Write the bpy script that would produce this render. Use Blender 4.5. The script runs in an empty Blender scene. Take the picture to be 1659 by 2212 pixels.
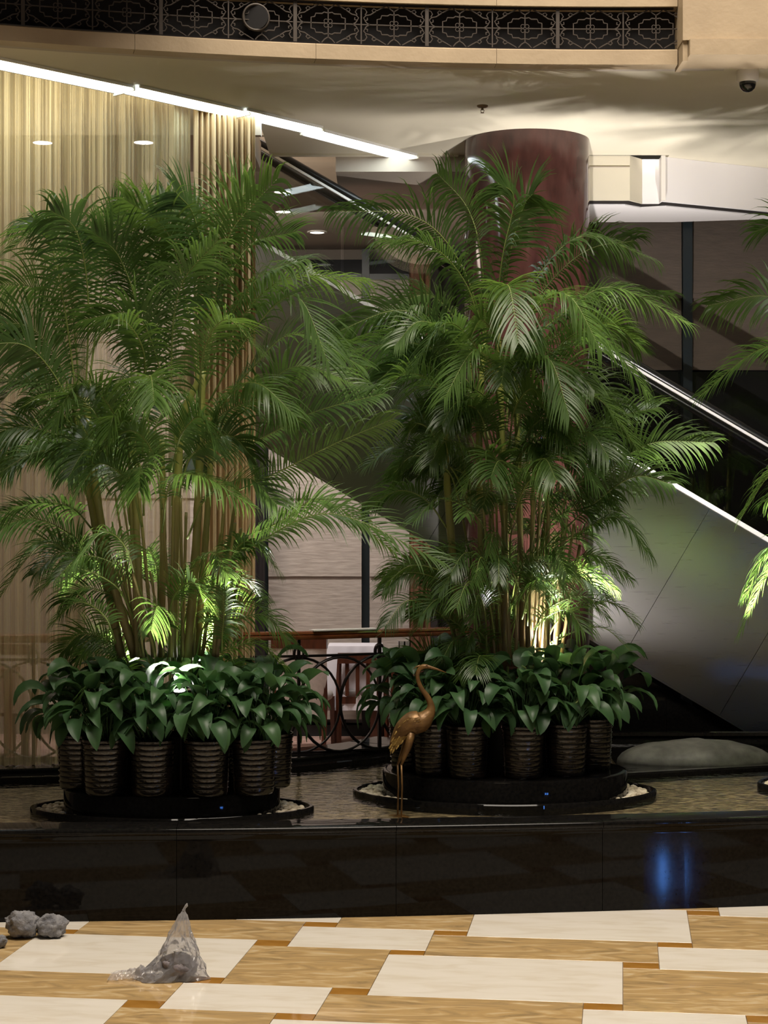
import bpy, math, random
from mathutils import Vector, Matrix, noise
R = math.radians
C = bpy.context.scene.collection
S = bpy.context.scene

# ------------------------------------------------------------------ camera, world, lights, exposure
F, HY, CH = 3900.0, 1110.0, 2.0            # focal length in pixels, horizon row, eye height
cam_d = bpy.data.cameras.new('camera'); cam = bpy.data.objects.new('camera', cam_d); C.objects.link(cam)
cam.location = (0, 0, CH); cam.rotation_euler = (R(90), 0, 0)
cam_d.sensor_fit = 'VERTICAL'; cam_d.sensor_height = 24; cam_d.lens = F/2212*24
cam_d.shift_y = (HY-1106)/2212; cam_d.clip_end = 200
S.camera = cam
S.view_settings.view_transform = 'Standard'; S.view_settings.look = 'None'
S.view_settings.exposure = 0.0; S.view_settings.gamma = 1.0; S.view_settings.use_curve_mapping = False
w = bpy.data.worlds.new('world'); S.world = w; w.use_nodes = True
w.node_tree.nodes['Background'].inputs[0].default_value = (1.0, 0.86, 0.66, 1)
w.node_tree.nodes['Background'].inputs[1].default_value = 0.035

def lamp(name, kind, loc, target, energy, color, **kw):
    d = bpy.data.lights.new(name, kind); d.energy = energy; d.color = color
    for k, v in kw.items(): setattr(d, k, v)
    o = bpy.data.objects.new(name, d); C.objects.link(o); o.location = loc
    o.rotation_euler = (Vector(target)-Vector(loc)).to_track_quat('-Z', 'Y').to_euler()
    return o
WARM = (1.0, 0.80, 0.54); COOL = (0.93, 0.97, 1.0); SPOTC = (1.0, 0.94, 0.90)
# area lamps standing in for the unseen lights high over the lobby
lamp('atrium_light', 'AREA', (1.0, 7.0, 9.2), (.6, 8.8, 0), 1080, (1.0, .89, .76), shape='DISK', size=5.0)
lamp('atrium_light_front', 'AREA', (0.5, 2.0, 6.0), (0, 9.9, 4.4), 12, WARM, shape='DISK', size=1.5)
# added fill lamps: one brightens the curtain, one the escalator well
lamp('curtain_wash_fill', 'AREA', (-1.55, 10.35, 4.62), (-1.65, 11.05, 3.2), 46, (1.0, .93, .74), shape='RECTANGLE', size=1.9, size_y=.08)
lamp('well_fill', 'AREA', (-1.0, 13.0, 5.55), (-1.0, 13.1, 0), 16, (1.0, .86, .72), shape='RECTANGLE', size=1.0, size_y=.5)
# restaurant lamps
lamp('restaurant_light', 'AREA', (-0.9, 14.2, 4.3), (-0.6, 16.0, 0.6), 125, (1.0, .92, .88), shape='RECTANGLE', size=2.2, size_y=.8)
lamp('restaurant_light_left', 'AREA', (-3.4, 13.2, 4.3), (-3.4, 14.2, 0), 75, (1.0, .80, .66), shape='RECTANGLE', size=1.8, size_y=1.2)

# ------------------------------------------------------------------ helpers
def Pz(px, py, z):
    D = (CH-z)*F/(py-HY); return Vector(((px-829.5)*D/F, D, z))
def Py(px, py, Y):
    return Vector(((px-829.5)*Y/F, Y, CH-(py-HY)*Y/F))

class MB:
    def __init__(s): s.v = []; s.f = []
    def add(s, vs, fs):
        b = len(s.v); s.v += [tuple(p) for p in vs]; s.f += [tuple(i+b for i in f) for f in fs]; return s
    def box(s, x0, x1, y0, y1, z0, z1, rz=0, c=None):
        vs = [(x, y, z) for z in (z0, z1) for y in (y0, y1) for x in (x0, x1)]
        if c:
            m = Matrix.Rotation(rz, 3, 'Z'); vs = [tuple(m @ Vector(p)+Vector(c)) for p in vs]
        return s.add(vs, [(0, 2, 3, 1), (4, 5, 7, 6), (0, 1, 5, 4), (2, 6, 7, 3), (0, 4, 6, 2), (1, 3, 7, 5)])
    def prism(s, poly, z0, z1):
        n = len(poly)
        vs = [(p[0], p[1], z0) for p in poly]+[(p[0], p[1], z1) for p in poly]
        return s.add(vs, [tuple(range(n-1, -1, -1)), tuple(range(n, 2*n))]+[(i, (i+1) % n, n+(i+1) % n, n+i) for i in range(n)])
    def tube(s, pts, r, n=6, closed=False, cap=True, flat=1.0):
        pts = [Vector(p) for p in pts]; m = len(pts)
        rs = r if isinstance(r, (list, tuple)) else [r]*m
        vs = []; up = None
        for i, p in enumerate(pts):
            if closed: t = pts[(i+1) % m]-pts[i-1]
            else: t = pts[min(i+1, m-1)]-pts[max(i-1, 0)]
            if t.length < 1e-9: t = Vector((0, 0, 1))
            t.normalize()
            if up is None: up = Vector((0, 1, 0)) if abs(t.y) < .9 else Vector((1, 0, 0))
            a = up-t*up.dot(t)
            if a.length < 1e-5: a = t.orthogonal()
            a.normalize(); up = a; b = t.cross(a)
            for k in range(n):
                q = 2*math.pi*k/n
                vs.append(p+(a*math.cos(q)*flat+b*math.sin(q))*rs[i])
        fs = []
        for i in range(m if closed else m-1):
            j = (i+1) % m
            for k in range(n):
                l = (k+1) % n; fs.append((i*n+k, i*n+l, j*n+l, j*n+k))
        if cap and not closed:
            fs += [tuple(range(n-1, -1, -1)), tuple(range((m-1)*n, m*n))]
        return s.add(vs, fs)
    def lathe(s, prof, n=24, c=(0, 0, 0), caps=True):
        m = len(prof)
        vs = [(c[0]+r*math.cos(2*math.pi*k/n), c[1]+r*math.sin(2*math.pi*k/n), c[2]+z) for r, z in prof for k in range(n)]
        fs = [(i*n+k, i*n+(k+1) % n, (i+1)*n+(k+1) % n, (i+1)*n+k) for i in range(m-1) for k in range(n)]
        if caps: fs += [tuple(range(n-1, -1, -1)), tuple(range((m-1)*n, m*n))]
        return s.add(vs, fs)
    def sweep(s, path, prof, closed_prof=True, gap=0):
        """path: list of (x, y); prof: list of (offset along the path's left normal, z)"""
        P = [Vector(p) for p in path]; m = len(P); n = len(prof); vs = []
        for i, p in enumerate(P):
            t = (P[min(i+1, m-1)]-P[max(i-1, 0)]).normalized(); nn = Vector((-t.y, t.x))
            q = p.copy()
            if gap and i == 0: q = p+t*gap
            if gap and i == m-1: q = p-t*gap
            for o, z in prof: vs.append((q.x+nn.x*o, q.y+nn.y*o, z))
        fs = [(i*n+k, (i+1)*n+k, (i+1)*n+(k+1) % n, i*n+(k+1) % n) for i in range(m-1) for k in range(n if closed_prof else n-1)]
        if closed_prof: fs += [tuple(range(n)), tuple(range(m*n-1, (m-1)*n-1, -1))]
        return s.add(vs, fs)
    def ball(s, c, r, seg=8, ring=5, f=None):
        c = Vector(c); r = r if isinstance(r, (list, tuple)) else (r, r, r)
        vs = [Vector((0, 0, -1))]
        for i in range(1, ring):
            a = math.pi*i/ring-math.pi/2
            for k in range(seg):
                q = 2*math.pi*k/seg; vs.append(Vector((math.cos(a)*math.cos(q), math.cos(a)*math.sin(q), math.sin(a))))
        vs.append(Vector((0, 0, 1)))
        if f: vs = [v*f(v) for v in vs]
        vs = [c+Vector((v.x*r[0], v.y*r[1], v.z*r[2])) for v in vs]
        L = len(vs)-1
        fs = [(0, 1+(k+1) % seg, 1+k) for k in range(seg)]
        for i in range(ring-2):
            for k in range(seg):
                a, b = 1+i*seg+k, 1+i*seg+(k+1) % seg; fs.append((a, b, b+seg, a+seg))
        fs += [(L, L-seg+k, L-seg+(k+1) % seg) for k in range(seg)]
        return s.add(vs, fs)
    def mesh(s, name, mat=None, smooth=False):
        me = bpy.data.meshes.new(name); me.from_pydata(s.v, [], s.f)
        if mat: me.materials.append(mat)
        if smooth:
            me.polygons.foreach_set('use_smooth', [True]*len(me.polygons))
            if smooth != 'all': me.set_sharp_from_angle(angle=R(40))
        me.update(); return me
    def build(s, name, mat, parent=None, smooth=False):
        if parent is not None and parent in ORG:
            o = ORG[parent]
            if o.length > 0: s.v = [(a-o.x, b-o.y, c-o.z) for a, b, c in s.v]
        ob = bpy.data.objects.new(name, s.mesh(name, mat, smooth)); C.objects.link(ob)
        if parent is not None:
            ob.parent = parent
            if parent in ORG: ORG[ob] = ORG[parent]
        return ob
ORG = {}
def link(name, me, parent=None, loc=(0, 0, 0), rot=(0, 0, 0), sc=None):
    ob = bpy.data.objects.new(name, me); C.objects.link(ob); ob.location = loc; ob.rotation_euler = rot
    if sc: ob.scale = sc
    if parent is not None: ob.parent = parent
    return ob
def tag(o, label=None, cat=None, group=None, kind=None):
    if label: o['label'] = label
    if cat: o['category'] = cat
    if group: o['group'] = group
    if kind: o['kind'] = kind
    return o
def thing(name, loc, label, cat, group=None, kind=None, rz=0, world=True):
    o = bpy.data.objects.new(name, None); C.objects.link(o); o.location = loc; o.rotation_euler = (0, 0, rz)
    o.empty_display_size = .1
    if world: ORG[o] = Vector(loc)
    return tag(o, label, cat, group, kind)

# ------------------------------------------------------------------ materials
def M(name, col, rough=.5, metal=0, spec=.5, coat=0, **kw):
    m = bpy.data.materials.new(name); m.use_nodes = True
    b = m.node_tree.nodes['Principled BSDF']
    b.inputs['Base Color'].default_value = (*col, 1); b.inputs['Roughness'].default_value = rough
    b.inputs['Metallic'].default_value = metal; b.inputs['Specular IOR Level'].default_value = spec
    b.inputs['Coat Weight'].default_value = coat; b.inputs['Coat Roughness'].default_value = .05
    return m
def N(m, t, **kw):
    n = m.node_tree.nodes.new(t)
    for k, v in kw.items():
        if k in n.inputs: n.inputs[k].default_value = v
        else: setattr(n, k, v)
    return n
def L(m, a, ao, b, bi): m.node_tree.links.new(a.outputs[ao], b.inputs[bi])
def vary(m, cols, scale=(1, 1, 1), nscale=4, detail=5, pos=None, bump=0, dist=0, coord='Object', rough=None, bscale=None):
    """noise between colours, plus an optional bump from a second noise"""
    b = m.node_tree.nodes['Principled BSDF']
    tc = N(m, 'ShaderNodeTexCoord'); mp = N(m, 'ShaderNodeMapping'); mp.inputs['Scale'].default_value = scale
    L(m, tc, coord, mp, 'Vector')
    no = N(m, 'ShaderNodeTexNoise'); no.inputs['Scale'].default_value = nscale; no.inputs['Detail'].default_value = detail
    no.inputs['Distortion'].default_value = dist
    L(m, mp, 'Vector', no, 'Vector')
    cr = N(m, 'ShaderNodeValToRGB'); e = cr.color_ramp
    pos = pos or [.3+.4*i/(len(cols)-1) for i in range(len(cols))]
    while len(e.elements) < len(cols): e.elements.new(.5)
    for el, p, c in zip(e.elements, pos, cols): el.position = p; el.color = (*c, 1)
    L(m, no, 'Fac', cr, 'Fac'); L(m, cr, 'Color', b, 'Base Color')
    if bump:
        n2 = N(m, 'ShaderNodeTexNoise'); n2.inputs['Scale'].default_value = bscale or nscale*3; n2.inputs['Detail'].default_value = 4
        L(m, mp, 'Vector', n2, 'Vector')
        bp = N(m, 'ShaderNodeBump'); bp.inputs['Strength'].default_value = bump; bp.inputs['Distance'].default_value = .01
        L(m, n2, 'Fac', bp, 'Height'); L(m, bp, 'Normal', b, 'Normal')
    return m
def emit(name, col, strength):
    m = bpy.data.materials.new(name); m.use_nodes = True; nt = m.node_tree; nt.nodes.remove(nt.nodes['Principled BSDF'])
    e = N(m, 'ShaderNodeEmission'); e.inputs[0].default_value = (*col, 1); e.inputs[1].default_value = strength
    nt.links.new(e.outputs[0], nt.nodes['Material Output'].inputs[0]); return m

def leaf_mat(name, c1, c2, trans=.45, rough=.38, spec=.5, tcol=None):
    m = M(name, c1, rough, spec=spec); nt = m.node_tree; b = nt.nodes['Principled BSDF']
    oi = N(m, 'ShaderNodeObjectInfo'); tc = N(m, 'ShaderNodeTexCoord'); no = N(m, 'ShaderNodeTexNoise'); no.inputs['Scale'].default_value = 9
    L(m, tc, 'Object', no, 'Vector')
    ad = N(m, 'ShaderNodeMath', operation='MULTIPLY_ADD'); L(m, oi, 'Random', ad, 0); ad.inputs[1].default_value = .7
    ml = N(m, 'ShaderNodeMath', operation='MULTIPLY'); L(m, no, 'Fac', ml, 0); ml.inputs[1].default_value = .35; L(m, ml, 0, ad, 2)
    mx = N(m, 'ShaderNodeMix', data_type='RGBA'); mx.inputs[6].default_value = (*c1, 1); mx.inputs[7].default_value = (*c2, 1)
    L(m, ad, 0, mx, 'Factor'); nt.links.new(mx.outputs[2], b.inputs['Base Color'])
    tr = N(m, 'ShaderNodeBsdfTranslucent')
    hs = N(m, 'ShaderNodeHueSaturation'); hs.inputs['Value'].default_value = 1.9; hs.inputs['Saturation'].default_value = 1.1; hs.inputs['Hue'].default_value = .485
    nt.links.new(mx.outputs[2], hs.inputs['Color']); L(m, hs, 'Color', tr, 'Color')
    ms = N(m, 'ShaderNodeMixShader'); ms.inputs[0].default_value = trans
    L(m, b, 0, ms, 1); L(m, tr, 0, ms, 2); nt.links.new(ms.outputs[0], nt.nodes['Material Output'].inputs[0])
    return m

m_black = vary(M('black_granite', (.012, .011, .010), .05, spec=.15), [(.004, .004, .004), (.010, .009, .008)], nscale=60, detail=3)
m_blackmatte = M('black_paint', (.012, .011, .010), .6)
m_void = M('dark_recess', (.006, .005, .005), .9)
m_sand = vary(M('sandstone', (.62, .46, .29), .55), [(.33, .25, .155), (.39, .30, .19)], nscale=5, bump=.15, bscale=40)
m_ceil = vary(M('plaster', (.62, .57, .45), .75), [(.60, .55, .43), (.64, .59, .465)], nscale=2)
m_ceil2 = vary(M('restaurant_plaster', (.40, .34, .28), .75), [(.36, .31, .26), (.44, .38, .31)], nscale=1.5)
m_white = vary(M('white_marble', (.80, .73, .62), .065, spec=.5), [(.74, .66, .54), (.82, .76, .66), (.85, .79, .70)], scale=(1, 3.5, 1), nscale=3.2, detail=8, dist=.8)
m_brown = vary(M('golden_marble', (.5, .33, .14), .065, spec=.5), [(.24, .165, .08), (.44, .30, .14), (.52, .345, .15), (.62, .45, .23), (.68, .55, .36)], scale=(1, 3.4, 1), nscale=2.6, detail=12, dist=2.4, pos=[.26, .40, .50, .60, .74])
m_ochre = vary(M('ochre_marble', (.36, .17, .03), .065), [(.30, .135, .022), (.42, .21, .045)], nscale=6)
m_grout = M('dark_grout', (.16, .11, .06), .8)
m_burg = vary(M('burgundy_marble', (.08, .03, .026), .09, spec=.6), [(.035, .014, .012), (.075, .028, .023)], nscale=14, detail=8, scale=(1, 1, .35))
m_pot = vary(M('brown_glaze', (.02, .013, .009), .16, spec=.8), [(.008, .007, .006), (.014, .011, .009), (.045, .031, .021)], nscale=14, detail=6, scale=(1, 1, .8), pos=[.3, .56, .74], bump=.25, bscale=30)
m_soil = vary(M('soil', (.03, .02, .012), .95), [(.015, .01, .006), (.05, .033, .02)], nscale=40, bump=.5)
m_peb = vary(M('pebble', (.55, .47, .33), .6), [(.30, .25, .17), (.62, .54, .40), (.75, .69, .55)], nscale=22, pos=[.35, .5, .66])
m_lily = leaf_mat('lily_leaf', (.032, .075, .032), (.055, .12, .042), .25, .42, .35)
m_palm = leaf_mat('palm_leaf', (.040, .082, .023), (.080, .145, .034), .48, .35, .42)
m_stemg = M('palm_rachis', (.16, .21, .045), .45)
def trunk_mat():
    m = M('palm_stem', (.2, .2, .05), .5); b = m.node_tree.nodes['Principled BSDF']
    tc = N(m, 'ShaderNodeTexCoord'); sp = N(m, 'ShaderNodeSeparateXYZ'); L(m, tc, 'Object', sp, 0)
    no = N(m, 'ShaderNodeTexNoise'); no.inputs['Scale'].default_value = 5; L(m, tc, 'Object', no, 0)
    a = N(m, 'ShaderNodeMath', operation='MULTIPLY_ADD'); L(m, no, 'Fac', a, 0); a.inputs[1].default_value = .9; L(m, sp, 'Z', a, 2)
    cr = N(m, 'ShaderNodeValToRGB'); e = cr.color_ramp; e.elements[0].position = .45; e.elements[0].color = (.15, .095, .045, 1)
    e.elements[1].position = 1.0; e.elements[1].color = (.23, .25, .055, 1)
    k = e.elements.new(.7); k.color = (.22, .175, .07, 1)
    mu = N(m, 'ShaderNodeMath', operation='MULTIPLY'); L(m, a, 0, mu, 0); mu.inputs[1].default_value = .45
    L(m, mu, 0, cr, 'Fac'); L(m, cr, 'Color', b, 'Base Color'); return m
m_trunk = trunk_mat()
m_gold = vary(M('aged_brass', (.2, .11, .04), .42, metal=.35), [(.11, .055, .02), (.24, .13, .04)], nscale=18, bump=.2, bscale=70)
m_goldw = vary(M('feathered_brass', (.4, .25, .06), .42, metal=.35), [(.22, .13, .03), (.46, .30, .08)], nscale=60, bump=.6, bscale=120)
m_mahog = vary(M('mahogany', (.20, .06, .022), .2, coat=.4), [(.13, .036, .014), (.27, .085, .03)], scale=(1, 6, 6), nscale=5, detail=6)
m_chairw = vary(M('dark_chair_wood', (.08, .025, .012), .3), [(.05, .016, .008), (.11, .034, .015)], scale=(6, 6, 1), nscale=5, detail=6)
m_iron = M('wrought_iron', (.016, .012, .012), .3, metal=.5)
m_steel = None
m_fabric = vary(M('grey_upholstery', (.50, .47, .43), .85), [(.46, .43, .39), (.55, .51, .47)], nscale=30, bump=.1)
m_seat = M('dark_seat_leather', (.20, .18, .17), .45)
m_cloth = M('white_tablecloth', (.80, .79, .84), .8)
m_paper = M('white_paper', (.85, .83, .80), .6)
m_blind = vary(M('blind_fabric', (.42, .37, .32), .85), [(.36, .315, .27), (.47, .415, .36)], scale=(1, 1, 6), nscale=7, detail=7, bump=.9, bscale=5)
m_blind_shaded = vary(M('shaded_blind_fabric', (.075, .057, .043), .85), [(.066, .05, .038), (.085, .064, .048)], scale=(1, 1, 4), nscale=6, bump=.3)  # same blind cloth, its colour darkened to put it in shade
m_drape = vary(M('brown_drape', (.15, .065, .03), .8), [(.09, .036, .018), (.20, .088, .04)], scale=(8, 8, .3), nscale=8)
m_draped = M('black_drape', (.016, .012, .011), .9)
m_frame = M('window_frame', (.012, .018, .02), .35)
m_chrome = M('bright_steel_trim', (.88, .86, .82), .34, metal=.15)
m_rubber = M('handrail_rubber', (.01, .01, .01), .3)
m_floor2 = vary(M('restaurant_carpet', (.46, .30, .24), .6), [(.38, .22, .17), (.58, .42, .36)], nscale=12)
m_wall = vary(M('wall_paint', (.18, .15, .125), .8), [(.165, .135, .115), (.195, .165, .135)], nscale=1.2)
m_tube = emit('fluorescent', (.86, .98, 1.0), 10)
m_streak = emit('streak_glow', (.90, 1.0, .93), 2.5)
m_down = emit('downlight_lens', (1.0, .97, .95), 9)
m_spot = emit('spot_lens', SPOTC, 60)
m_blue = emit('blue_led', (.10, .32, 1.0), 330)
m_lit_white = M('lit_bulkhead_white', (.78, .75, .74), .7)  # whiter than the plaster: the spotlight's brightness is put into this colour
m_camw = M('white_plastic', (.72, .68, .62), .4)
m_domeb = M('smoked_dome', (.01, .01, .01), .05, spec=.8)
m_brass = M('sprinkler_brass', (.22, .16, .08), .35, metal=.9)
m_grey = vary(M('grey_fuzz', (.20, .20, .21), .95), [(.13, .13, .14), (.30, .29, .29)], nscale=25, detail=8, bump=.9, bscale=60)
m_lump = vary(M('grey_bundle', (.22, .19, .19), .8), [(.10, .085, .085), (.32, .28, .29)], nscale=14, bump=.6)
def steel():
    m = M('brushed_steel', (.35, .335, .325), .30, metal=1); b = m.node_tree.nodes['Principled BSDF']
    tc = N(m, 'ShaderNodeTexCoord'); mp = N(m, 'ShaderNodeMapping'); mp.inputs['Rotation'].default_value = (0, R(-30.4), 0); mp.inputs['Scale'].default_value = (1.2, 1, 90)
    mp.vector_type = 'POINT'; L(m, tc, 'Object', mp, 0)
    no = N(m, 'ShaderNodeTexNoise'); no.inputs['Scale'].default_value = 3; no.inputs['Detail'].default_value = 3; L(m, mp, 0, no, 0)
    mr = N(m, 'ShaderNodeMapRange'); mr.inputs[3].default_value = .25; mr.inputs[4].default_value = .33; L(m, no, 'Fac', mr, 0); L(m, mr, 0, b, 'Roughness')
    bp = N(m, 'ShaderNodeBump'); bp.inputs['Strength'].default_value = .03; bp.inputs['Distance'].default_value = .01
    n2 = N(m, 'ShaderNodeTexNoise'); n2.inputs['Scale'].default_value = 1.6; L(m, tc, 'Object', n2, 0)
    L(m, n2, 'Fac', bp, 'Height'); L(m, bp, 'Normal', b, 'Normal')
    b.inputs['Anisotropic'].default_value = .75; tg = N(m, 'ShaderNodeCombineXYZ'); tg.inputs[0].default_value = .862; tg.inputs[2].default_value = -.506
    L(m, tg, 0, b, 'Tangent'); return m
m_steel = steel()
def sheer(name, c1, c2, alpha, sx=70):
    m = M(name, c1, .8); nt = m.node_tree; b = nt.nodes['Principled BSDF']
    tc = N(m, 'ShaderNodeTexCoord'); mp = N(m, 'ShaderNodeMapping'); mp.inputs['Scale'].default_value = (sx, sx, .15); L(m, tc, 'Object', mp, 0)
    no = N(m, 'ShaderNodeTexNoise'); no.inputs['Scale'].default_value = 1; no.inputs['Detail'].default_value = 3; L(m, mp, 0, no, 0)
    mx = N(m, 'ShaderNodeMix', data_type='RGBA'); mx.inputs[6].default_value = (*c1, 1); mx.inputs[7].default_value = (*c2, 1)
    L(m, no, 'Fac', mx, 'Factor'); nt.links.new(mx.outputs[2], b.inputs['Base Color'])
    tl = N(m, 'ShaderNodeBsdfTranslucent'); nt.links.new(mx.outputs[2], tl.inputs[0])
    m1 = N(m, 'ShaderNodeMixShader'); m1.inputs[0].default_value = .3; L(m, b, 0, m1, 1); L(m, tl, 0, m1, 2)
    tp = N(m, 'ShaderNodeBsdfTransparent')
    mr = N(m, 'ShaderNodeMapRange'); mr.inputs[1].default_value = .3; mr.inputs[2].default_value = .7; mr.inputs[3].default_value = max(0, alpha-.22); mr.inputs[4].default_value = alpha+.22
    L(m, no, 'Fac', mr, 0)
    m2 = N(m, 'ShaderNodeMixShader'); L(m, mr, 0, m2, 0); L(m, m1, 0, m2, 1); L(m, tp, 0, m2, 2)
    nt.links.new(m2.outputs[0], nt.nodes['Material Output'].inputs[0]); return m
m_sheer = sheer('sheer_fabric', (.52, .44, .25), (.76, .67, .43), .40)
m_tan = vary(M('tan_curtain_fabric', (.62, .47, .27), .8), [(.50, .37, .20), (.70, .54, .32)], scale=(30, 30, .2), nscale=1)
def water():
    m = bpy.data.materials.new('water'); m.use_nodes = True; nt = m.node_tree; nt.nodes.remove(nt.nodes['Principled BSDF'])
    tp = N(m, 'ShaderNodeBsdfTransparent'); tp.inputs[0].default_value = (.96, .96, .90, 1)
    gl = N(m, 'ShaderNodeBsdfGlossy'); gl.inputs['Roughness'].default_value = .015; gl.inputs[0].default_value = (.95, .95, .95, 1)
    fr = N(m, 'ShaderNodeFresnel'); fr.inputs[0].default_value = 1.33
    tc = N(m, 'ShaderNodeTexCoord'); mp = N(m, 'ShaderNodeMapping'); mp.inputs['Scale'].default_value = (1.0, 1.6, 1); L(m, tc, 'Object', mp, 0)
    no = N(m, 'ShaderNodeTexNoise'); no.inputs['Scale'].default_value = 13; no.inputs['Detail'].default_value = 2; L(m, mp, 0, no, 0)
    bp = N(m, 'ShaderNodeBump'); bp.inputs['Strength'].default_value = .30; bp.inputs['Distance'].default_value = .02; L(m, no, 'Fac', bp, 'Height')
    L(m, bp, 0, gl, 'Normal'); L(m, bp, 0, fr, 'Normal')
    ms = N(m, 'ShaderNodeMixShader'); L(m, fr, 0, ms, 0); L(m, tp, 0, ms, 1); L(m, gl, 0, ms, 2)
    nt.links.new(ms.outputs[0], nt.nodes['Material Output'].inputs[0]); return m
m_water = water()
def glass(name, tint, rough=.0, ior=1.5):
    m = bpy.data.materials.new(name); m.use_nodes = True; nt = m.node_tree; nt.nodes.remove(nt.nodes['Principled BSDF'])
    tp = N(m, 'ShaderNodeBsdfTransparent'); tp.inputs[0].default_value = (*tint, 1)
    gl = N(m, 'ShaderNodeBsdfGlossy'); gl.inputs['Roughness'].default_value = rough
    fr = N(m, 'ShaderNodeFresnel'); fr.inputs[0].default_value = ior
    ms = N(m, 'ShaderNodeMixShader'); L(m, fr, 0, ms, 0); L(m, tp, 0, ms, 1); L(m, gl, 0, ms, 2)
    nt.links.new(ms.outputs[0], nt.nodes['Material Output'].inputs[0]); return m
m_glass = glass('smoked_glass', (.80, .80, .78))
m_clear = glass('clear_glass', (.86, .88, .88))
m_bag = glass('plastic_film', (.94, .94, .96), .09, 1.5)
def film():
    nt = m_bag.node_tree; out = nt.nodes['Material Output']; src = out.inputs[0].links[0].from_socket
    d = N(m_bag, 'ShaderNodeBsdfDiffuse'); d.inputs[0].default_value = (.85, .84, .86, 1)
    t = N(m_bag, 'ShaderNodeBsdfTranslucent'); t.inputs[0].default_value = (.85, .84, .86, 1)
    m1 = N(m_bag, 'ShaderNodeMixShader'); L(m_bag, d, 0, m1, 1); L(m_bag, t, 0, m1, 2)
    m2 = N(m_bag, 'ShaderNodeMixShader'); m2.inputs[0].default_value = .30; nt.links.new(src, m2.inputs[1]); L(m_bag, m1, 0, m2, 2)
    nt.links.new(m2.outputs[0], out.inputs[0])
film()
m_pondfl = vary(M('pond_mosaic', (.12, .09, .05), .6), [(.025, .02, .011), (.14, .105, .06), (.36, .29, .17)], scale=(1, 1.8, 1), nscale=22, detail=4, pos=[.33, .5, .68], bump=.3)
m_mound = vary(M('mound_grey', (.20, .20, .17), .5, spec=.3), [(.07, .07, .058), (.17, .17, .145)], nscale=9, detail=8, bump=.3)
m_panel = M('under_panel', (.14, .115, .09), .7)

# ------------------------------------------------------------------ floor with inlaid tiles
A = R(7.5); UX = Vector((math.cos(A), -math.sin(A), 0)); VX = Vector((math.sin(A), math.cos(A), 0))
def Yw(x): return 8.818+.0155*(x+3.07)**2
fl = MB().box(-9, 9, -8, 9.6, -.08, -.008).build('floor', m_grout); tag(fl, 'polished lobby floor of white, golden and ochre marble rectangles', 'floor', kind='structure')
cells = dict(L=(0, 0, 1.055, .70), S=(1.215, .59, 1.86, 1.0), o1=(1.055, .59, 1.215, .70), o2=(1.215, 1.0, 1.375, 1.10), o4=(1.70, .5, 1.86, .59),
             o5=(1.86, .90, 2.02, 1.0), B=(.16, .70, 1.215, 1.10), b=(1.055, -.10, 1.70, .59))
cm = {}
for k, (x0, y0, x1, y1) in cells.items():
    mm = m_white if k in 'LS' else m_brown if k in 'Bb' else m_ochre
    hx, hy = (x1-x0)/2-.0012, (y1-y0)/2-.0012
    b = MB()
    b.add([(-hx, -hy, -.02), (hx, -hy, -.02), (hx, hy, -.02), (-hx, hy, -.02), (-hx, -hy, -.001), (hx, -hy, -.001), (hx, hy, -.001), (-hx, hy, -.001),
           (-hx+.001, -hy+.001, 0), (hx-.001, -hy+.001, 0), (hx-.001, hy-.001, 0), (-hx+.001, hy-.001, 0)],
          [(0, 1, 5, 4), (1, 2, 6, 5), (2, 3, 7, 6), (3, 0, 4, 7), (4, 5, 9, 8), (5, 6, 10, 9), (6, 7, 11, 10), (7, 4, 8, 11), (8, 9, 10, 11)])
    cm[k] = b.mesh('floor_tile', mm)
rest = {0: MB(), 1: MB(), 2: MB()}
for i in range(-9, 8):
    for j in range(-5, 6):
        for k, (x0, y0, x1, y1) in cells.items():
            u = -1.05+.32*i+1.70*j+(x0+x1)/2; v = 7.43+1.10*i-.20*j+(y0+y1)/2
            p = UX*u+VX*v
            if p.y > 9.9 or abs(p.x) > 7: continue
            if 6.5 < p.y < 9.75 and abs(p.x) < 3.0:
                link('floor_tile', cm[k], fl, (p.x, p.y, 0), (0, 0, -A))
            elif p.y <= 9.2:
                hx, hy = (x1-x0)/2-.0012, (y1-y0)/2-.0012
                q = [p+UX*a*hx+VX*c*hy for a, c in ((-1, -1), (1, -1), (1, 1), (-1, 1))]
                rest[0 if k in 'LS' else 1 if k in 'Bb' else 2].prism([(a.x, a.y) for a in q], -.02, 0)
for k, mm in ((0, m_white), (1, m_brown), (2, m_ochre)):
    tag(rest[k].build('outlying_tiles', mm, fl), kind='stuff')

# ------------------------------------------------------------------ pond: front wall, floor, water, rear ledge
def path_w(x0, x1, n): return [(x0+(x1-x0)*i/(n-1), Yw(x0+(x1-x0)*i/(n-1))) for i in range(n)]
joints = [-4.4, -2.95, -1.02, .06, 1.10, 2.2, 3.3, 4.4]
joints = [-4.2, -3.14, -2.08, -1.02, .06, 1.10, 2.16, 3.2, 4.2]
wf = thing('wall_front', (0, 9.0, 0), 'low curved black granite pond wall facing the lobby floor', 'wall', kind='structure')
MB().sweep(path_w(-4.2, 4.2, 40), [(.03, .0), (.17, .0), (.17, .41), (.03, .41)]).build('wall_core', m_void, wf)
for a, b in zip(joints[:-1], joints[1:]):
    MB().sweep(path_w(a, b, 6), [(0, -.004), (.03, -.004), (.03, .385), (0, .385)], gap=.0012).build('face_slab', m_black, wf)
    MB().sweep(path_w(a, b, 6), [(.0, .385), (.20, .385), (.20, .45), (.195, .455), (.0, .457), (-.014, .4535), (-.022, .446), (-.024, .437), (-.022, .428), (-.014, .42), (-.004, .417), (0, .405)], gap=.0012).build('coping_slab', m_black, wf, 'y')

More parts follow.
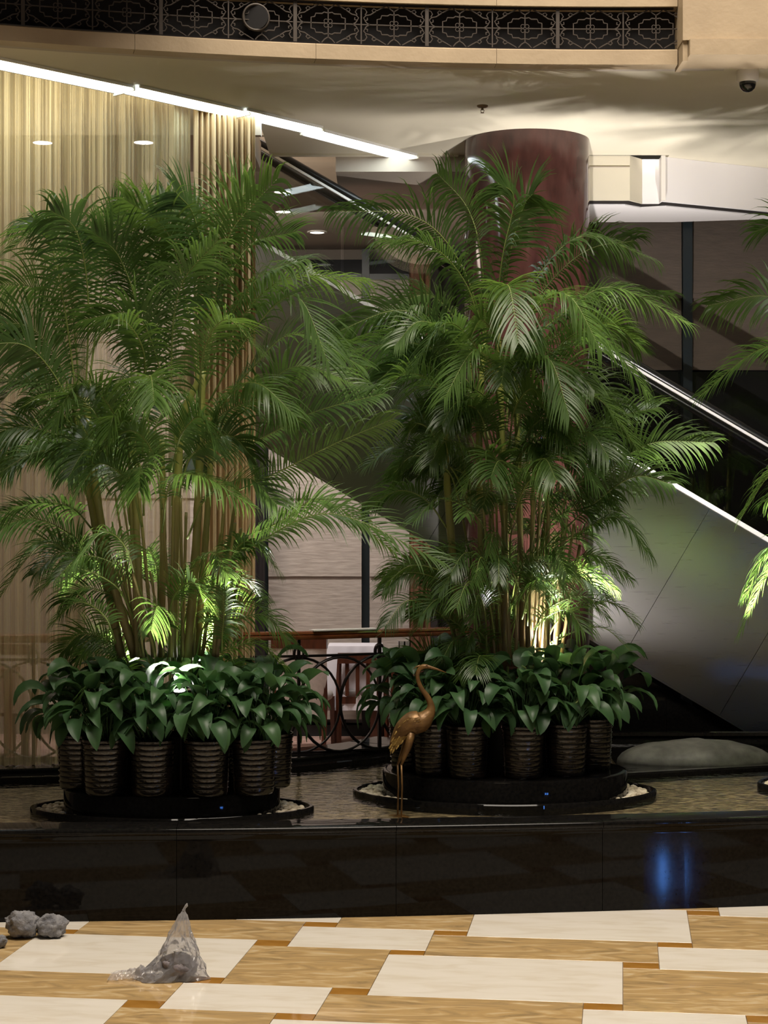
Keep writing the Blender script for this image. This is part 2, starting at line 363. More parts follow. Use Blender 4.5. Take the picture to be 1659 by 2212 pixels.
def spl(pts, n):
    """Catmull-Rom through points"""
    P = [Vector(p) for p in pts]; P = [P[0]*2-P[1]]+P+[P[-1]*2-P[-2]]; out = []
    seg = len(P)-3
    for i in range(n):
        t = i/(n-1)*seg; k = min(int(t), seg-1); u = t-k; a, b, c, d = P[k:k+4]
        out.append(.5*((2*b)+(c-a)*u+(2*a-5*b+4*c-d)*u*u+(3*b-a-3*c+d)*u**3))
    return out
back = spl([(-4.2, 10.25, 0), (-2.26, 10.62, 0), (-1.5, 10.80, 0), (-.65, 11.04, 0), (.06, 11.60, 0), (.38, 12.05, 0)], 40)
fp = [(x, Yw(x)+.17) for x in [-4.2+8.4*i/20 for i in range(21)]]
bp_ = [(p.x, p.y+.02) for p in back]
pond_poly = fp+[(4.2, 12.3), (1.5, 12.62), (.45, 12.62)]+bp_[::-1]
tag(MB().prism(pond_poly, .0, .385).build('floor_pond', m_pondfl), 'mottled brown mosaic bottom of the shallow pond', 'floor', kind='structure')
wt = MB(); wt.prism(pond_poly, .4199, .42)
wt.f = wt.f[1:2]; tag(wt.build('pond_water', m_water), 'clear shallow rippling water filling the black stone pond', 'water', kind='stuff')
wb = thing('wall_rear', (-1, 11, 0), 'stepped black granite ledge along the back of the pond under the railing', 'wall', kind='structure')
bk2 = [(p.x, p.y) for p in back]
for a, b in ((0, 7), (7, 14), (14, 21), (21, 28), (28, 34), (34, 39)):
    MB().sweep(bk2[a:b+1], [(0, .26), (.12, .26), (.12, .452), (.008, .452), (0, .445)], gap=.001).build('step_slab', m_black, wb)
    MB().sweep(bk2[a:b+1], [(.121, .0), (.52, .0), (.52, .48), (.13, .48), (.124, .476), (.121, .47)], gap=.001).build('ledge_slab', m_black, wb)

# right terrace under the escalator
tr = thing('wall_terrace', (2.4, 11.2, 0), 'black stone terrace wall with moulded ledge under the escalator', 'wall', kind='structure')
fr_ = [(1.44, 10.80), (2.37, 11.14), (3.2, 11.44), (4.4, 11.9)]
MB().sweep(fr_, [(0, .26), (.10, .26), (.10, .44), (.02, .445), (0, .435)]).build('rim_slab', m_black, tr)
MB().prism([(1.47, 10.91), (2.35, 11.245), (4.4, 12.0), (4.4, 12.45), (1.50, 12.45)], .26, .40).build('terrace_top', m_black, tr)
for a, b in ((1.0, 1.5), (1.5, 2.0), (2.0, 2.5), (2.5, 3.0)):
    za, zc = max(.30, 1.94-.594*a), max(.30, 1.94-.594*b)
    MB().add([(a+.001, 12.78, .26), (b-.001, 12.78, .26), (b-.001, 12.78, zc), (a+.001, 12.78, za), (a+.001, 12.9, .26), (b-.001, 12.9, .26), (b-.001, 12.9, zc), (a+.001, 12.9, za)],
             [(0, 1, 2, 3), (7, 6, 5, 4), (0, 4, 5, 1), (1, 5, 6, 2), (2, 6, 7, 3), (3, 7, 4, 0)]).build('back_slab', m_black, tr)
MB().prism([(.45, 12.64), (1.5, 12.55), (3.0, 12.55), (3.0, 12.9), (.45, 12.9)], .26, .40).build('terrace_step', m_black, tr)
for a, b in ((1.50, 2.2), (2.2, 2.9), (2.9, 3.6)):
    MB().sweep([(a+.001, 12.45), (b-.001, 12.45)], [(0, .40), (-.06, .40), (-.07, .42), (-.06, .445), (-.035, .455), (-.05, .475), (-.035, .495), (0, .50)]).build('moulding', m_black, tr, 'y')
# low grey mound put in for an unclear domed shape
c = Py(1500, 1664, 11.55); c.z = .40
d = MB(); prof = [(.50*math.cos(t), .155*math.sin(t)**.8+.002) for t in [math.pi/2*i/9 for i in range(9)]]+[(.03, .165)]
d.lathe(prof, 28, c); d.v = [(x, c.y+(y-c.y)*.5, z) for x, y, z in d.v]
d.v = [(x, y, z+.010*noise.noise(Vector((x*7, y*7, z*9)))*(z > .41)) for x, y, z in d.v]
tag(d.build('grey_mound', m_mound, None, 'all'), 'low grey mound on the black terrace under the escalator', 'stone')

# ------------------------------------------------------------------ stone planters
def outline(cx, cy, a, b, n, p):
    o = []
    for i in range(n):
        t = 2*math.pi*i/n; ct, st = math.cos(t), math.sin(t)
        o.append((cx+a*math.copysign(abs(ct)**p, ct), cy+b*math.copysign(abs(st)**p, st)))
    return o
def loft(mb, rings):
    """rings: list of (outline, z)"""
    n = len(rings[0][0]); vs = [(x, y, z) for o, z in rings for x, y in o]
    fs = [(i*n+k, i*n+(k+1) % n, (i+1)*n+(k+1) % n, (i+1)*n+k) for i in range(len(rings)-1) for k in range(n)]
    return mb.add(vs, fs+[tuple(range(n-1, -1, -1)), tuple(range((len(rings)-1)*n, len(rings)*n))])
def planter(px_c, Y, a_in, b_in, a_out, b_out, top, label, plabel, seed):
    cx = (px_c-829.5)*Y/F
    t = thing('stone_planter', (cx, Y, .26), label, 'planter', 'black stone planters standing in the pond')
    ou = lambda k: outline(cx, Y, a_out+k, b_out+k, 64, 1.12)
    inn = lambda k: outline(cx, Y, a_in+k, b_in+k, 64, .94)
    m = MB(); loft(m, [(ou(0), .26), (ou(0), .438), (ou(-.006), .445), (ou(-.022), .445), (ou(-.028), .438), (ou(-.030), .405)])
    m.build('saucer', m_black, t, 'y')
    m = MB(); loft(m, [(inn(0), .405), (inn(0), top-.012), (inn(-.005), top-.003), (inn(-.014), top), (inn(-.03), top)])
    m.build('plinth', m_black, t, 'y')
    rg = random.Random(seed); pb = MB(); cnt = 0
    while cnt < 420:
        q = rg.uniform(0, 2*math.pi); s = rg.uniform(.60, .97)
        x, y = a_out*s*math.cos(q), b_out*s*math.sin(q)
        if abs(x/(a_in+.012))**2.1+abs(y/(b_in+.012))**2.1 < 1.02: continue
        if abs(x/(a_out-.045))**1.78+abs(y/(b_out-.045))**1.78 > 1: continue
        if abs(x) < a_in*.8 and rg.random() < .9: cnt += 1; continue
        r = rg.uniform(.013, .025); sd = rg.random()*50
        pb.ball((cx+x, Y+y, .405+rg.uniform(.003, .026)), (r, r*rg.uniform(.7, 1), r*rg.uniform(.5, .75)), 7, 5, lambda v: 1+.18*noise.noise(v*1.5+Vector((sd, 0, 0))))
        cnt += 1
    tag(pb.build('pebbles', m_peb, None, 'all'), plabel, 'pebbles', kind='stuff')
    return t, cx
planter(372, 9.63, .575, .36, .757, .44, .545, 'black stone planter with rounded plinth under the left palm', 'cream pebbles in the rim of the left black planter', 3)
planter(1090, 10.22, .69, .52, .86, .58, .56, 'black stone planter with rounded plinth beneath the middle palm', 'cream pebbles in the rim of the middle black planter', 5)
planter(1935, 10.45, .60, .45, .80, .50, .56, 'black stone planter cut off by the right picture edge', 'cream pebbles in the planter rim at the right picture edge', 7)
lp = random.Random(9)
for px, py, lab in ((243, 1754, 'single pale pebble lying against the left planter plinth'), (162, 1752, 'small dull pebble left of the pale one by the left plinth')):
    p = Pz(px, py, .412); sd = lp.random()*9
    tag(MB().ball((p.x, p.y, .414), (.020, .015, .011), 8, 6, lambda v: 1+.15*noise.noise(v*1.4+Vector((sd, 0, 0)))).build('pebble', m_peb, None, 'all'), lab, 'pebble')

# ------------------------------------------------------------------ column
col = thing('column', (.965, 12.2, .26), 'thick round column of polished burgundy marble behind the middle palm', 'column')
MB().lathe([(.42, .26), (.42, 2.4)], 64, (.965, 12.2, 0)).build('lower_drum', m_burg, col, 'y')
MB().lathe([(.42, 2.402), (.42, 4.514)], 64, (.965, 12.2, 0)).build('upper_drum', m_burg, col, 'y')

# ------------------------------------------------------------------ ceilings
ZC = 4.515
def Yf(x): return 9.965-.047*(x-1.3)**2
strip = [Pz(px, py, ZC) for px, py in ((0, 124), (290, 185), (540, 238), (697, 273), (902, 333))]
sdir = (strip[1]-strip[0]).normalized()
s_ext = strip[0]-sdir*.75
cp = [(x, Yf(x)+.10) for x in [s_ext.x+.02+(1.75-s_ext.x)*i/14 for i in range(15)]]
main = cp+[(6, 10.0), (6, 14.4), (2.0, 14.4), (2.0, 12.66), (-.80, 12.66), (-.80, strip[2].y+.1)]+[(p.x, p.y) for p in (strip[2], strip[1], strip[0])]+[(s_ext.x, s_ext.y)]
tag(MB().prism(main, ZC, ZC+.06).build('ceiling', m_ceil), 'smooth beige plaster ceiling over the pond', 'ceiling', kind='structure')
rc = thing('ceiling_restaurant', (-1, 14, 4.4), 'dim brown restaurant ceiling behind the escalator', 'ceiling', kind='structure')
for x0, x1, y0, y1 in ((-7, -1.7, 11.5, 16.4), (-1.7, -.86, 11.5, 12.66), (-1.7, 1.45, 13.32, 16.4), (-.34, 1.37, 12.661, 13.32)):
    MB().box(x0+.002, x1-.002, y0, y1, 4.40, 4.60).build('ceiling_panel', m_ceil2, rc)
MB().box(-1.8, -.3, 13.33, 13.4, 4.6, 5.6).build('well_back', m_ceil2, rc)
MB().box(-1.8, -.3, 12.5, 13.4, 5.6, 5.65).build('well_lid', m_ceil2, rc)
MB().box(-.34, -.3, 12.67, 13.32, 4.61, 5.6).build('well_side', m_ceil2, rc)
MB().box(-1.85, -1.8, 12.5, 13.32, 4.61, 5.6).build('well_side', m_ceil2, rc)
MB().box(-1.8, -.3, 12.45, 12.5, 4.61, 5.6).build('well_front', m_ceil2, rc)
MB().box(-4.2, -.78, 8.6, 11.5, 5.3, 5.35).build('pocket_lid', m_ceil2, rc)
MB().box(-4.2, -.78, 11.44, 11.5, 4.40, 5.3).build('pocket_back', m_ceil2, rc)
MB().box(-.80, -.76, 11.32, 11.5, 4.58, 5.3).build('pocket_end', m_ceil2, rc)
# raised edge band across the ceiling (the step line and joint line)
tag(MB().box(-.80, .52, 12.60, 12.66, ZC-.012, ZC).build('trim_3', m_ceil), 'thin ceiling edge bead above the escalator', 'trim', kind='structure')
# bulkhead to the right of the column
bh = thing('bulkhead', (2.0, 13, 4.2), 'boxed ceiling bulkhead with angled face coloured spotlit white right of the column', 'bulkhead', kind='structure')
MB().prism([(1.38, 12.668), (1.725, 12.668), (1.83, 12.80), (1.83, 13.5), (1.38, 13.5)], 4.200, 4.514).build('plain_box', m_ceil, bh)
MB().prism([(1.831, 12.80), (1.95, 12.80), (1.95, 12.70), (2.82, 13.15), (4.4, 13.95), (4.4, 14.05), (2.9, 13.35), (2.15, 13.5), (1.831, 13.5)], 4.200, 4.514).build('angled_box', m_lit_white, bh)
MB().box(1.945, 1.975, 12.665, 12.70, 4.200, 4.514).build('corner_bead', m_camw, bh)
MB().box(1.38, 1.725, 12.660, 12.668, 4.43, 4.435).build('joint_bead', m_ceil2, bh)
MB().prism([(1.38, 12.685), (1.72, 12.685), (1.83, 12.82), (1.95, 12.82), (1.96, 12.73), (2.82, 13.18), (4.4, 13.98), (4.4, 14.04), (2.9, 13.34), (2.15, 13.49), (1.38, 13.49)], 4.186, 4.1995).build('shade_strip', m_draped, bh)  # black sheet painting the line of shade under the bulkhead face
MB().prism([(1.40, 12.74), (1.70, 12.74), (1.83, 12.86), (2.0, 12.80), (2.82, 13.22), (2.9, 13.33), (2.15, 13.48), (1.40, 13.48)], 4.178, 4.1858).build('soffit_panel', m_lit_white, bh)

# linear lights in the curtain slot
names = ['long bright linear ceiling light at the left picture edge, above the sheer curtain', 'second linear ceiling light from the left picture edge, above the sheer curtain',
         'third linear ceiling light from the left picture edge, above the gathered tan curtain', 'short linear ceiling light nearest the column']
ends = [(s_ext, strip[1]), (Pz(297, 183, ZC), strip[2]), (Pz(530, 233, ZC), strip[3]), (Pz(697, 279, ZC), strip[4])]
for nm, (a, b) in zip(names, ends):
    t = thing('linear_light', tuple((a+b)/2), nm, 'light', 'linear lights along the curtain slot')
    dd = (b-a).normalized(); nn = Vector((-dd.y, dd.x, 0)); a = a+dd*.01; b = b-dd*.01
    q = [a+nn*.0, b+nn*.0, b+nn*.18, a+nn*.18]
    MB().prism([(p.x, p.y) for p in q], ZC-.012, ZC-.002).build('diffuser', m_tube, t)
    for k0, k1 in ((-.014, 0), (.18, .194)):
        q = [a+nn*k0, b+nn*k0, b+nn*k1, a+nn*k1]; MB().prism([(p.x, p.y) for p in q], ZC-.016, ZC-.001).build('rim', m_chrome, t)
    MB().prism([(p.x, p.y) for p in [a-nn*.01, b-nn*.01, b+nn*.19, a+nn*.19]], ZC-.0018, ZC-.0005).build('housing', m_ceil, t)
    MB().prism([(p.x, p.y) for p in [b+nn*-.014, b+dd*.009+nn*-.014, b+dd*.009+nn*.194, b+nn*.194]], ZC-.032, ZC-.002).build('light_lip', m_ceil, t)  # low lip added to keep the diffuser's light off the bulkhead

# downlights
for px, py, z, lab in ((610, 412, 4.40, 'round ceiling downlight right of the tan curtain, higher of the two'), (612, 455, 4.40, 'round ceiling downlight right of the tan curtain, lower of the two'),
                       (685, 500, 4.40, 'round ceiling downlight deepest in the restaurant, above the left palm'), (92, 305, 4.40, 'round downlight shining through the sheer curtain at left'),
                       (310, 281, 4.40, 'round downlight seen faintly through the right half of the sheer curtain')):
    p = Pz(px, py, z)
    if p.y < 11.52: p = Vector((p.x*11.62/p.y, 11.62, z))
    t = thing('downlight', tuple(p), lab, 'light', 'round restaurant downlights')
    MB().lathe([(.085, z-.001), (.085, z-.010), (.062, z-.012), (.060, z-.001)], 24, (p.x, p.y, 0), False).build('trim_ring', m_camw, t, 'y')
    MB().lathe([(.0605, z-.004), (.0605, z-.009)], 24, (p.x, p.y, 0)).build('lens', m_down, t)
p = Py(818, 543, 16.0)  # glowing bar added to show a bright streak between the palms
t = thing('linear_light', tuple(p), 'short slanted glowing bar for the bright streak between the two palms', 'light')
MB().box(-.15, .15, -.05, .05, 4.385, 4.398, R(40), (p.x, 15.5, 0)).build('diffuser', m_streak, t)
MB().box(-.16, .16, -.06, .06, 4.397, 4.3995, R(40), (p.x, 15.5, 0)).build('housing', m_camw, t)
# sprinkler and dome camera
p = Pz(1042, 228, ZC); t = thing('sprinkler', tuple(p), 'small brass fire sprinkler hanging from the plain ceiling left of the column top', 'sprinkler')
MB().lathe([(.034, ZC), (.034, ZC-.006), (.026, ZC-.012), (.008, ZC-.014)], 20, (p.x, p.y, 0)).build('escutcheon', m_brass, t, 'y')
MB().lathe([(.008, ZC-.013), (.007, ZC-.028)], 12, (p.x, p.y, 0)).build('body', m_brass, t, 'y')
for s_ in (-1, 1): MB().tube([(p.x+s_*.007, p.y, ZC-.024), (p.x+s_*.011, p.y, ZC-.034), (p.x+s_*.003, p.y, ZC-.044)], .002, 5).build('yoke_arm', m_brass, t)
MB().lathe([(.012, ZC-.046), (.012, ZC-.044)], 12, (p.x, p.y, 0)).build('deflector', m_brass, t)
p = Pz(1615, 152, ZC); t = thing('dome_camera', tuple(p), 'white security dome camera with smoked lens under the ceiling at upper right', 'camera')
MB().lathe([(.060, ZC), (.062, ZC-.03), (.061, ZC-.058), (.052, ZC-.068)], 28, (p.x, p.y, 0)).build('housing', m_camw, t, 'y')
MB().lathe([(.048, ZC-.066), (.047, ZC-.085), (.039, ZC-.105), (.024, ZC-.118), (.006, ZC-.124)], 28, (p.x, p.y, 0)).build('dome', m_domeb, t, 'all')

# ------------------------------------------------------------------ balcony fascia with ironwork frieze
ff = thing('trim_1', (0, 9.9, 4.5), 'curved sandstone balcony fascia with dark ironwork frieze', 'fascia', kind='structure')
def arcp(x0, x1, n): return [(x0+(x1-x0)*i/(n-1), Yf(x0+(x1-x0)*i/(n-1))) for i in range(n)]
jx = [-3.6, -2.45, -1.33, -.18+.0, .64, 1.62]
jx = [-3.6, -2.35, -1.33, -.37, .62, 1.62]
for a, b in zip(jx[:-1], jx[1:]):
    MB().sweep(arcp(a, b, 9), [(0, 4.48), (.11, 4.48), (.11, 4.565), (.012, 4.565), (0, 4.558)], gap=.001).build('stone_band', m_sand, ff)
    MB().sweep(arcp(a, b, 9), [(0, 4.80), (.11, 4.80), (.11, 6.2), (0, 6.2)], gap=.001).build('upper_band', m_sand, ff)
MB().sweep(arcp(-3.6, 1.62, 30), [(.11, 4.515), (.16, 4.515), (.16, 6.2), (.11, 6.2)]).build('recess_back', m_void, ff)
MB().sweep(arcp(-3.6, 1.60, 30), [(.02, 4.566), (.04, 4.566), (.04, 4.574), (.02, 4.574)]).build('frieze_rail', m_iron, ff)
MB().sweep(arcp(-3.6, 1.60, 30), [(.02, 4.79), (.04, 4.79), (.04, 4.799), (.02, 4.799)]).build('frieze_rail', m_iron, ff)
def motif():
    m = MB(); r = .0042; Wd = .1815; Hh = .108
    T = lambda pts, rr=r, cl=False: m.tube([(x, 0, z) for x, z in pts], rr, 5, cl)
    T([(-Wd, 0), (-.02, 0)]); T([(.02, 0), (Wd, 0)]); T([(0, .02), (0, .078)]); T([(0, -.02), (0, -.078)])
    for a in range(4):
        q = math.pi/4+a*math.pi/2; cx, cz = .015*math.cos(q)*1.1, .015*math.sin(q)*1.1
        T([(cx+.011*math.cos(2*math.pi*k/10), cz+.011*math.sin(2*math.pi*k/10)) for k in range(10)], .0028, True)
    fr = [(.094, 0), (.094, .030), (.074, .034), (.068, .052), (.034, .052), (.022, .060), (0, .056)]
    for sx in (-1, 1):
        for sz in (-1, 1):
            T([(sx*x, sz*z) for x, z in fr])
            T([(0, sz*.075), (sx*.020, sz*.088), (sx*.036, sz*.107)])
            T([(sx*.045, sz*.107), (sx*.070, sz*.092), (sx*.095, sz*.078), (sx*.112, sz*.088), (sx*.122, sz*.078), (sx*.115, sz*.068)])
            T([(sx*.100, sz*.075), (sx*.130, sz*.055), (sx*.155, sz*.050), (sx*.168, sz*.036), (sx*.160, sz*.022), (sx*.146, sz*.026), (sx*.148, sz*.038)])
            T([(sx*Wd, sz*.09), (sx*.160, sz*.085), (sx*.150, sz*.068), (sx*.160, sz*.052)])
            T([(sx*.160, sz*.020), (sx*.150, sz*.008), (sx*.135, sz*.0)])
    return m.mesh('frieze_motif', m_grl)
m_grl = M('frieze_iron', (.045, .034, .025), .5, metal=.2)
mo = motif(); bar = MB().box(-.010, .010, -.008, .008, 4.566, 4.80).mesh('frieze_post', m_grl); bar2 = MB().box(-.0035, .0035, -.006, .006, 4.566, 4.80).mesh('frieze_post', m_grl)
x = 1.505
k = 0
while x > -3.5:
    sl = math.atan(-2*.047*(x-1.3)); dx = .363*math.cos(sl)
    link('frieze_motif', mo, ff, (x, Yf(x)+.03-9.9, 4.683-4.5), (0, 0, sl))
    xb = x-dx/2
    link('frieze_post', bar if k % 2 == 1 else bar2, ff, (xb, Yf(xb)+.03-9.9, -4.5), (0, 0, sl))
    x -= dx; k += 1
p = Py(553, 37, 9.79); c_ = (p.x, Yf(p.x)+.012, p.z); sl = math.atan(-2*.047*(p.x-1.3))
m = MB(); m.tube([(c_[0]+.070*math.cos(q)*math.cos(sl), c_[1]+.07*math.cos(q)*math.sin(sl), c_[2]+.070*math.sin(q)) for q in [2*math.pi*k/32 for k in range(32)]], .007, 6, True)
m.build('speaker_ring', m_grl, ff, 'all')
m = MB(); m.tube([(c_[0], c_[1], c_[2]), (c_[0]+.01, c_[1]+.05, c_[2])], .066, 28); m.build('speaker_grille', m_void, ff)
pier = thing('wall_pier', (2.4, 9.85, 4.5), 'sandstone pier block at the upper right corner', 'wall', kind='structure')
MB().box(1.622, 4.5, 9.80, 10.08, 4.572, 6.2).build('stone_block', m_sand, pier)
MB().box(1.655, 4.5, 9.765, 10.08, 4.485, 4.570).build('stone_band', m_sand, pier)
MB().box(1.625, 1.653, 9.82, 10.08, 4.465, 4.572).build('stone_return', m_sand, pier)
tag(MB().sweep(arcp(-3.0, 1.9, 20), [(.112, 4.492), (.20, 4.492), (.20, 4.514), (.112, 4.514)]).build('trim_2', m_ceil2), 'shallow recessed strip under the fascia', 'trim', kind='structure')

# ------------------------------------------------------------------ curtains
def curtain_mesh(path, z0, z1, amps, seed, n, rows=10, pinch=None, sway=0):
    rg = random.Random(seed); P = spl([(*p, 0) for p in path], n)
    ph = [(a, f, rg.uniform(0, 6.28), rg.uniform(.3, 1.2)) for a, f in amps]
    vs = []; L_ = [0]
    for i in range(1, n): L_.append(L_[-1]+(P[i]-P[i-1]).length)
    for j in range(rows):
        v = j/(rows-1); z = z1+(z0-z1)*v
        for i, p in enumerate(P):
            t = (P[min(i+1, n-1)]-P[max(i-1, 0)]).normalized(); nn = Vector((-t.y, t.x, 0)); s = L_[i]
            o = 0
            for a, f, q, g in ph:
                env = .45+.55*math.sin(s*g*3+q)**2
                o += a*env*math.sin(2*math.pi*f*s+q+1.3*math.sin(s*g*4)+.5*v*math.sin(s*3+q))
            vs.append(tuple(p+nn*o+t*(sway*math.sin(v*3+s*2)*v)+Vector((0, 0, z))))
    m = MB(); m.add(vs, [(j*n+i, (j+1)*n+i, (j+1)*n+i+1, j*n+i+1) for j in range(rows-1) for i in range(n-1)]); return m
cur = curtain_mesh([(-3.9, 10.62), (-2.18, 10.90), (-1.6, 11.08), (-1.20, 11.20)], .483, 5.15, [(.036, 7), (.028, 16), (.016, 33), (.007, 61), (.03, 2.3)], 4, 900, 8)
tag(cur.build('sheer_curtain', m_sheer, None, 'all'), 'sheer golden string curtain hanging left of the gathered curtain, restaurant visible through it', 'curtain')
cur = curtain_mesh([(-1.185, 11.24), (-.99, 11.30), (-.80, 11.36)], .485, 5.15, [(.036, 27), (.018, 46), (.02, 9)], 7, 420, 10, sway=.01)
tag(cur.build('gathered_curtain', m_tan, None, 'all'), 'tan curtain gathered in tight folds between sheer curtain and restaurant ceiling', 'curtain')

# ------------------------------------------------------------------ restaurant: floor, window wall, blinds, drapes
tag(MB().prism([(-8, 11.3), (-4.2, 10.85), (-2.3, 11.3), (-.8, 11.65), (.5, 12.66), (4.5, 12.66), (4.5, 17), (-8, 17)], -.06, 0).build('floor_restaurant', m_floor2), 'warm pale restaurant floor beyond the pond ledge', 'floor', kind='structure')
tag(MB().box(-8, 1.5, 16.4, 16.5, 0, 4.5).build('wall_back', m_wall), 'dim back wall of the restaurant', 'wall', kind='structure')
tag(MB().box(1.45, 1.5, 13.9, 16.4, 0, 4.6).build('wall_side', m_wall), 'side wall between restaurant and escalator windows', 'wall', kind='structure')
tag(MB().box(1.2, 6, 13.85, 13.9, 0, 4.6).build('wall_right', m_void), 'dark glazed wall behind the escalator at right', 'wall', kind='structure')
tag(MB().box(-8, -7.95, 10.8, 16.4, 0, 4.6).build('wall_left', m_wall), 'restaurant wall out at far left', 'wall', kind='structure')
w1 = thing('window_1', (-.6, 16.35, 0), 'tall dark framed restaurant window behind the blinds', 'window', kind='structure')
xs = [Py(px, 0, 16.3).x for px in (180, 376, 572, 790, 985)]
for xx in xs: MB().box(xx-.033, xx+.033, 16.22, 16.36, 0, 4.38).build('mullion', m_frame, w1)
for a, b in zip(xs[:-1], xs[1:]): MB().box(a+.034, b-.034, 16.33, 16.34, .1, 4.3).build('pane', M('night_pane', (.01, .012, .016), .05), w1)
MB().box(xs[0], xs[-1], 16.24, 16.36, 0.001, .10).build('sill', m_frame, w1)
def blind(x0, x1, Y, z0, z1, pitch, mat, label, phase=0, nse=.006):
    t = thing('roman_blind', ((x0+x1)/2, Y, z0), label, 'blind', 'roman blinds on the restaurant windows')
    z = z1; k = 0
    while z > z0+.02:
        zb = max(z0, z-(pitch if k else pitch*phase or pitch)); m = MB(); n = 30; rw = 9; vs = []
        for j in range(rw):
            v = j/(rw-1)
            for i in range(n):
                xx = x0+(x1-x0)*i/(n-1)
                o = .022*(v**3)+nse*noise.noise(Vector((xx*2.2, z+v*5, 3)))+nse*.6*noise.noise(Vector((xx*7, (z-v*pitch)*14, 8)))
                vs.append((xx, Y-.012-o, z-(z-zb-.002)*v))
        m.add(vs, [(j*n+i, (j+1)*n+i, (j+1)*n+i+1, j*n+i+1) for j in range(rw-1) for i in range(n-1)])
        m.build('fabric_panel', mat, t, 'all')
        MB().box(x0, x1, Y-.034, Y-.006, zb-.0, zb+.035).build('hem_bar', mat, t)
        z = zb; k += 1
    MB().box(x0, x1, Y-.03, Y, z1, z1+.05).build('head_rail', m_frame, t)
blind(xs[2]+.04, xs[3]-.036, 16.2, .16, 4.1, .70, m_blind, 'broad beige roman blind left of the dark window post, under the escalator', .8)
blind(xs[3]+.036, xs[4]-.25, 16.2, .16, 4.1, .70, m_blind, 'narrow crinkled beige roman blind right of the dark window post', .8, .016)
blind(xs[1]+.036, xs[2]-.036, 16.2, .16, 4.1, .70, m_blind, 'beige roman blind mostly hidden behind the left palm stems', .8)
blind(xs[0]+.036, xs[1]-.036, 16.2, .16, 4.1, .70, m_blind, 'beige roman blind seen through the sheer curtain', .8)
def drape(x0, x1, Y, z0, z1, mat, label, seed):
    m = curtain_mesh([(x0, Y), ((x0+x1)/2, Y), (x1, Y)], z0, z1, [(.03, 8), (.01, 21)], seed, 60, 8)
    tag(m.build('drape', mat, None, 'all'), label, 'curtain')
drape(Py(884, 0, 16.0).x, Py(930, 0, 16.0).x, 16.0, .03, 4.3, m_drape, 'reddish brown drape beside the crinkled beige blind', 2)
drape(Py(931, 0, 15.9).x, Py(1010, 0, 15.9).x, 15.9, .03, 4.3, m_draped, 'nearly black drape right of the reddish brown drape', 3)
drape(Py(520, 0, 15.9).x, Py(572, 0, 15.9).x, 15.9, .03, 4.3, m_draped, 'nearly black drape at the left edge of the broad blind', 5)
# right hand windows, dark
xr = [Py(px, 0, 13.7).x for px in (1230, 1482, 1736)]
w2 = thing('window_2', (2.3, 13.8, 0), 'dark window band behind the escalator with one black post', 'window', kind='structure')
for xx in xr: MB().box(xx-.035, xx+.035, 13.62, 13.80, 0, 4.5).build('mullion', m_frame, w2)
for a, b, lab in ((xr[0], xr[1], 'roman blind coloured as if in shade between the column and the black window post'), (xr[1], xr[2], 'roman blind coloured as if in shade right of the black window post')):
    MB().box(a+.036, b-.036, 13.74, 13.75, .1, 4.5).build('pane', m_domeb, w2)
    blind(a+.04, b-.04, 13.68, Py(0, 800, 13.68).z, 4.48, .612, m_blind_shaded, lab, .39, .003)

# ------------------------------------------------------------------ railing
rl = thing('railing', (-.5, 11.45, .48), 'wrought iron railing with mahogany top rail along the pond ledge', 'railing')
rp = spl([(-3.45, 11.02, 0), (-2.43, 11.13, 0), (-1.5, 11.24, 0), (-.555, 11.42, 0), (-.043, 11.62, 0), (.47, 11.86, 0), (.53, 11.90, 0)], 140)
def at_len(P, s):
    acc = 0
    for a, b in zip(P[:-1], P[1:]):
        l = (b-a).length
        if acc+l >= s: return a+(b-a)*((s-acc)/l), (b-a).normalized()
        acc += l
    return P[-1], (P[-1]-P[-2]).normalized()
tot = sum((b-a).length for a, b in zip(rp[:-1], rp[1:]))
P2 = [(p.x, p.y) for p in rp]
MB().sweep(P2, [(-.035, 1.215), (-.028, 1.205), (.028, 1.205), (.035, 1.215), (.035, 1.228), (.028, 1.234), (.036, 1.240), (.034, 1.252), (.02, 1.258), (-.02, 1.258), (-.034, 1.252), (-.036, 1.240), (-.028, 1.234), (-.035, 1.228)]).build('top_rail', m_mahog, rl, 'y')
MB().sweep(P2, [(-.008, 1.092), (.008, 1.092), (.008, 1.108), (-.008, 1.108)]).build('mid_bar', m_iron, rl)
MB().sweep(P2, [(-.008, .481), (.008, .481), (.008, .495), (-.008, .495)]).build('bottom_bar', m_iron, rl)
# length coordinate of the post at x = -.555
s0 = 0
for a, b in zip(rp[:-1], rp[1:]):
    if a.x < -.555: s0 += (b-a).length
bay = .5497
s_ = s0-bay*5
while s_ < tot:
    for half in (0, .5):
        sc = s_+half*bay
        if sc < 0 or sc > tot: continue
        if half == 0:
            p, t = at_len(rp, sc)
            MB().box(-.010, .010, -.010, .010, .48, 1.206, math.atan2(t.y, t.x), (p.x, p.y, 0)).build('post', m_iron, rl)
            ring = [p+t*(.030*math.cos(q))+Vector((0, 0, 1.115+.047*math.sin(q))) for q in [2*math.pi*k/20 for k in range(20)]]
            MB().tube(ring, .008, 6, True, flat=2.2).build('ring', m_iron, rl, 'all')
        ov = []
        for k in range(36):
            q = 2*math.pi*k/36; ss = min(max(sc+bay/2*math.cos(q), 0.001), tot-.001); p, t = at_len(rp, ss)
            ov.append(p+Vector((0, -.014 if half else .014, .788+.300*math.sin(q))))
        MB().tube(ov, .0085, 6, True, flat=1.8).build('oval_scroll', m_iron, rl, 'all')
    s_ += bay
# menu card on the rail
p, t = at_len(rp, s0+.30)
mn = MB().box(-.22, .22, -.045, .045, 1.2585, 1.266, math.atan2(t.y, t.x), (p.x, p.y, 0)); tag(mn.build('menu_card', m_paper), 'flat white card lying on the mahogany rail', 'menu')

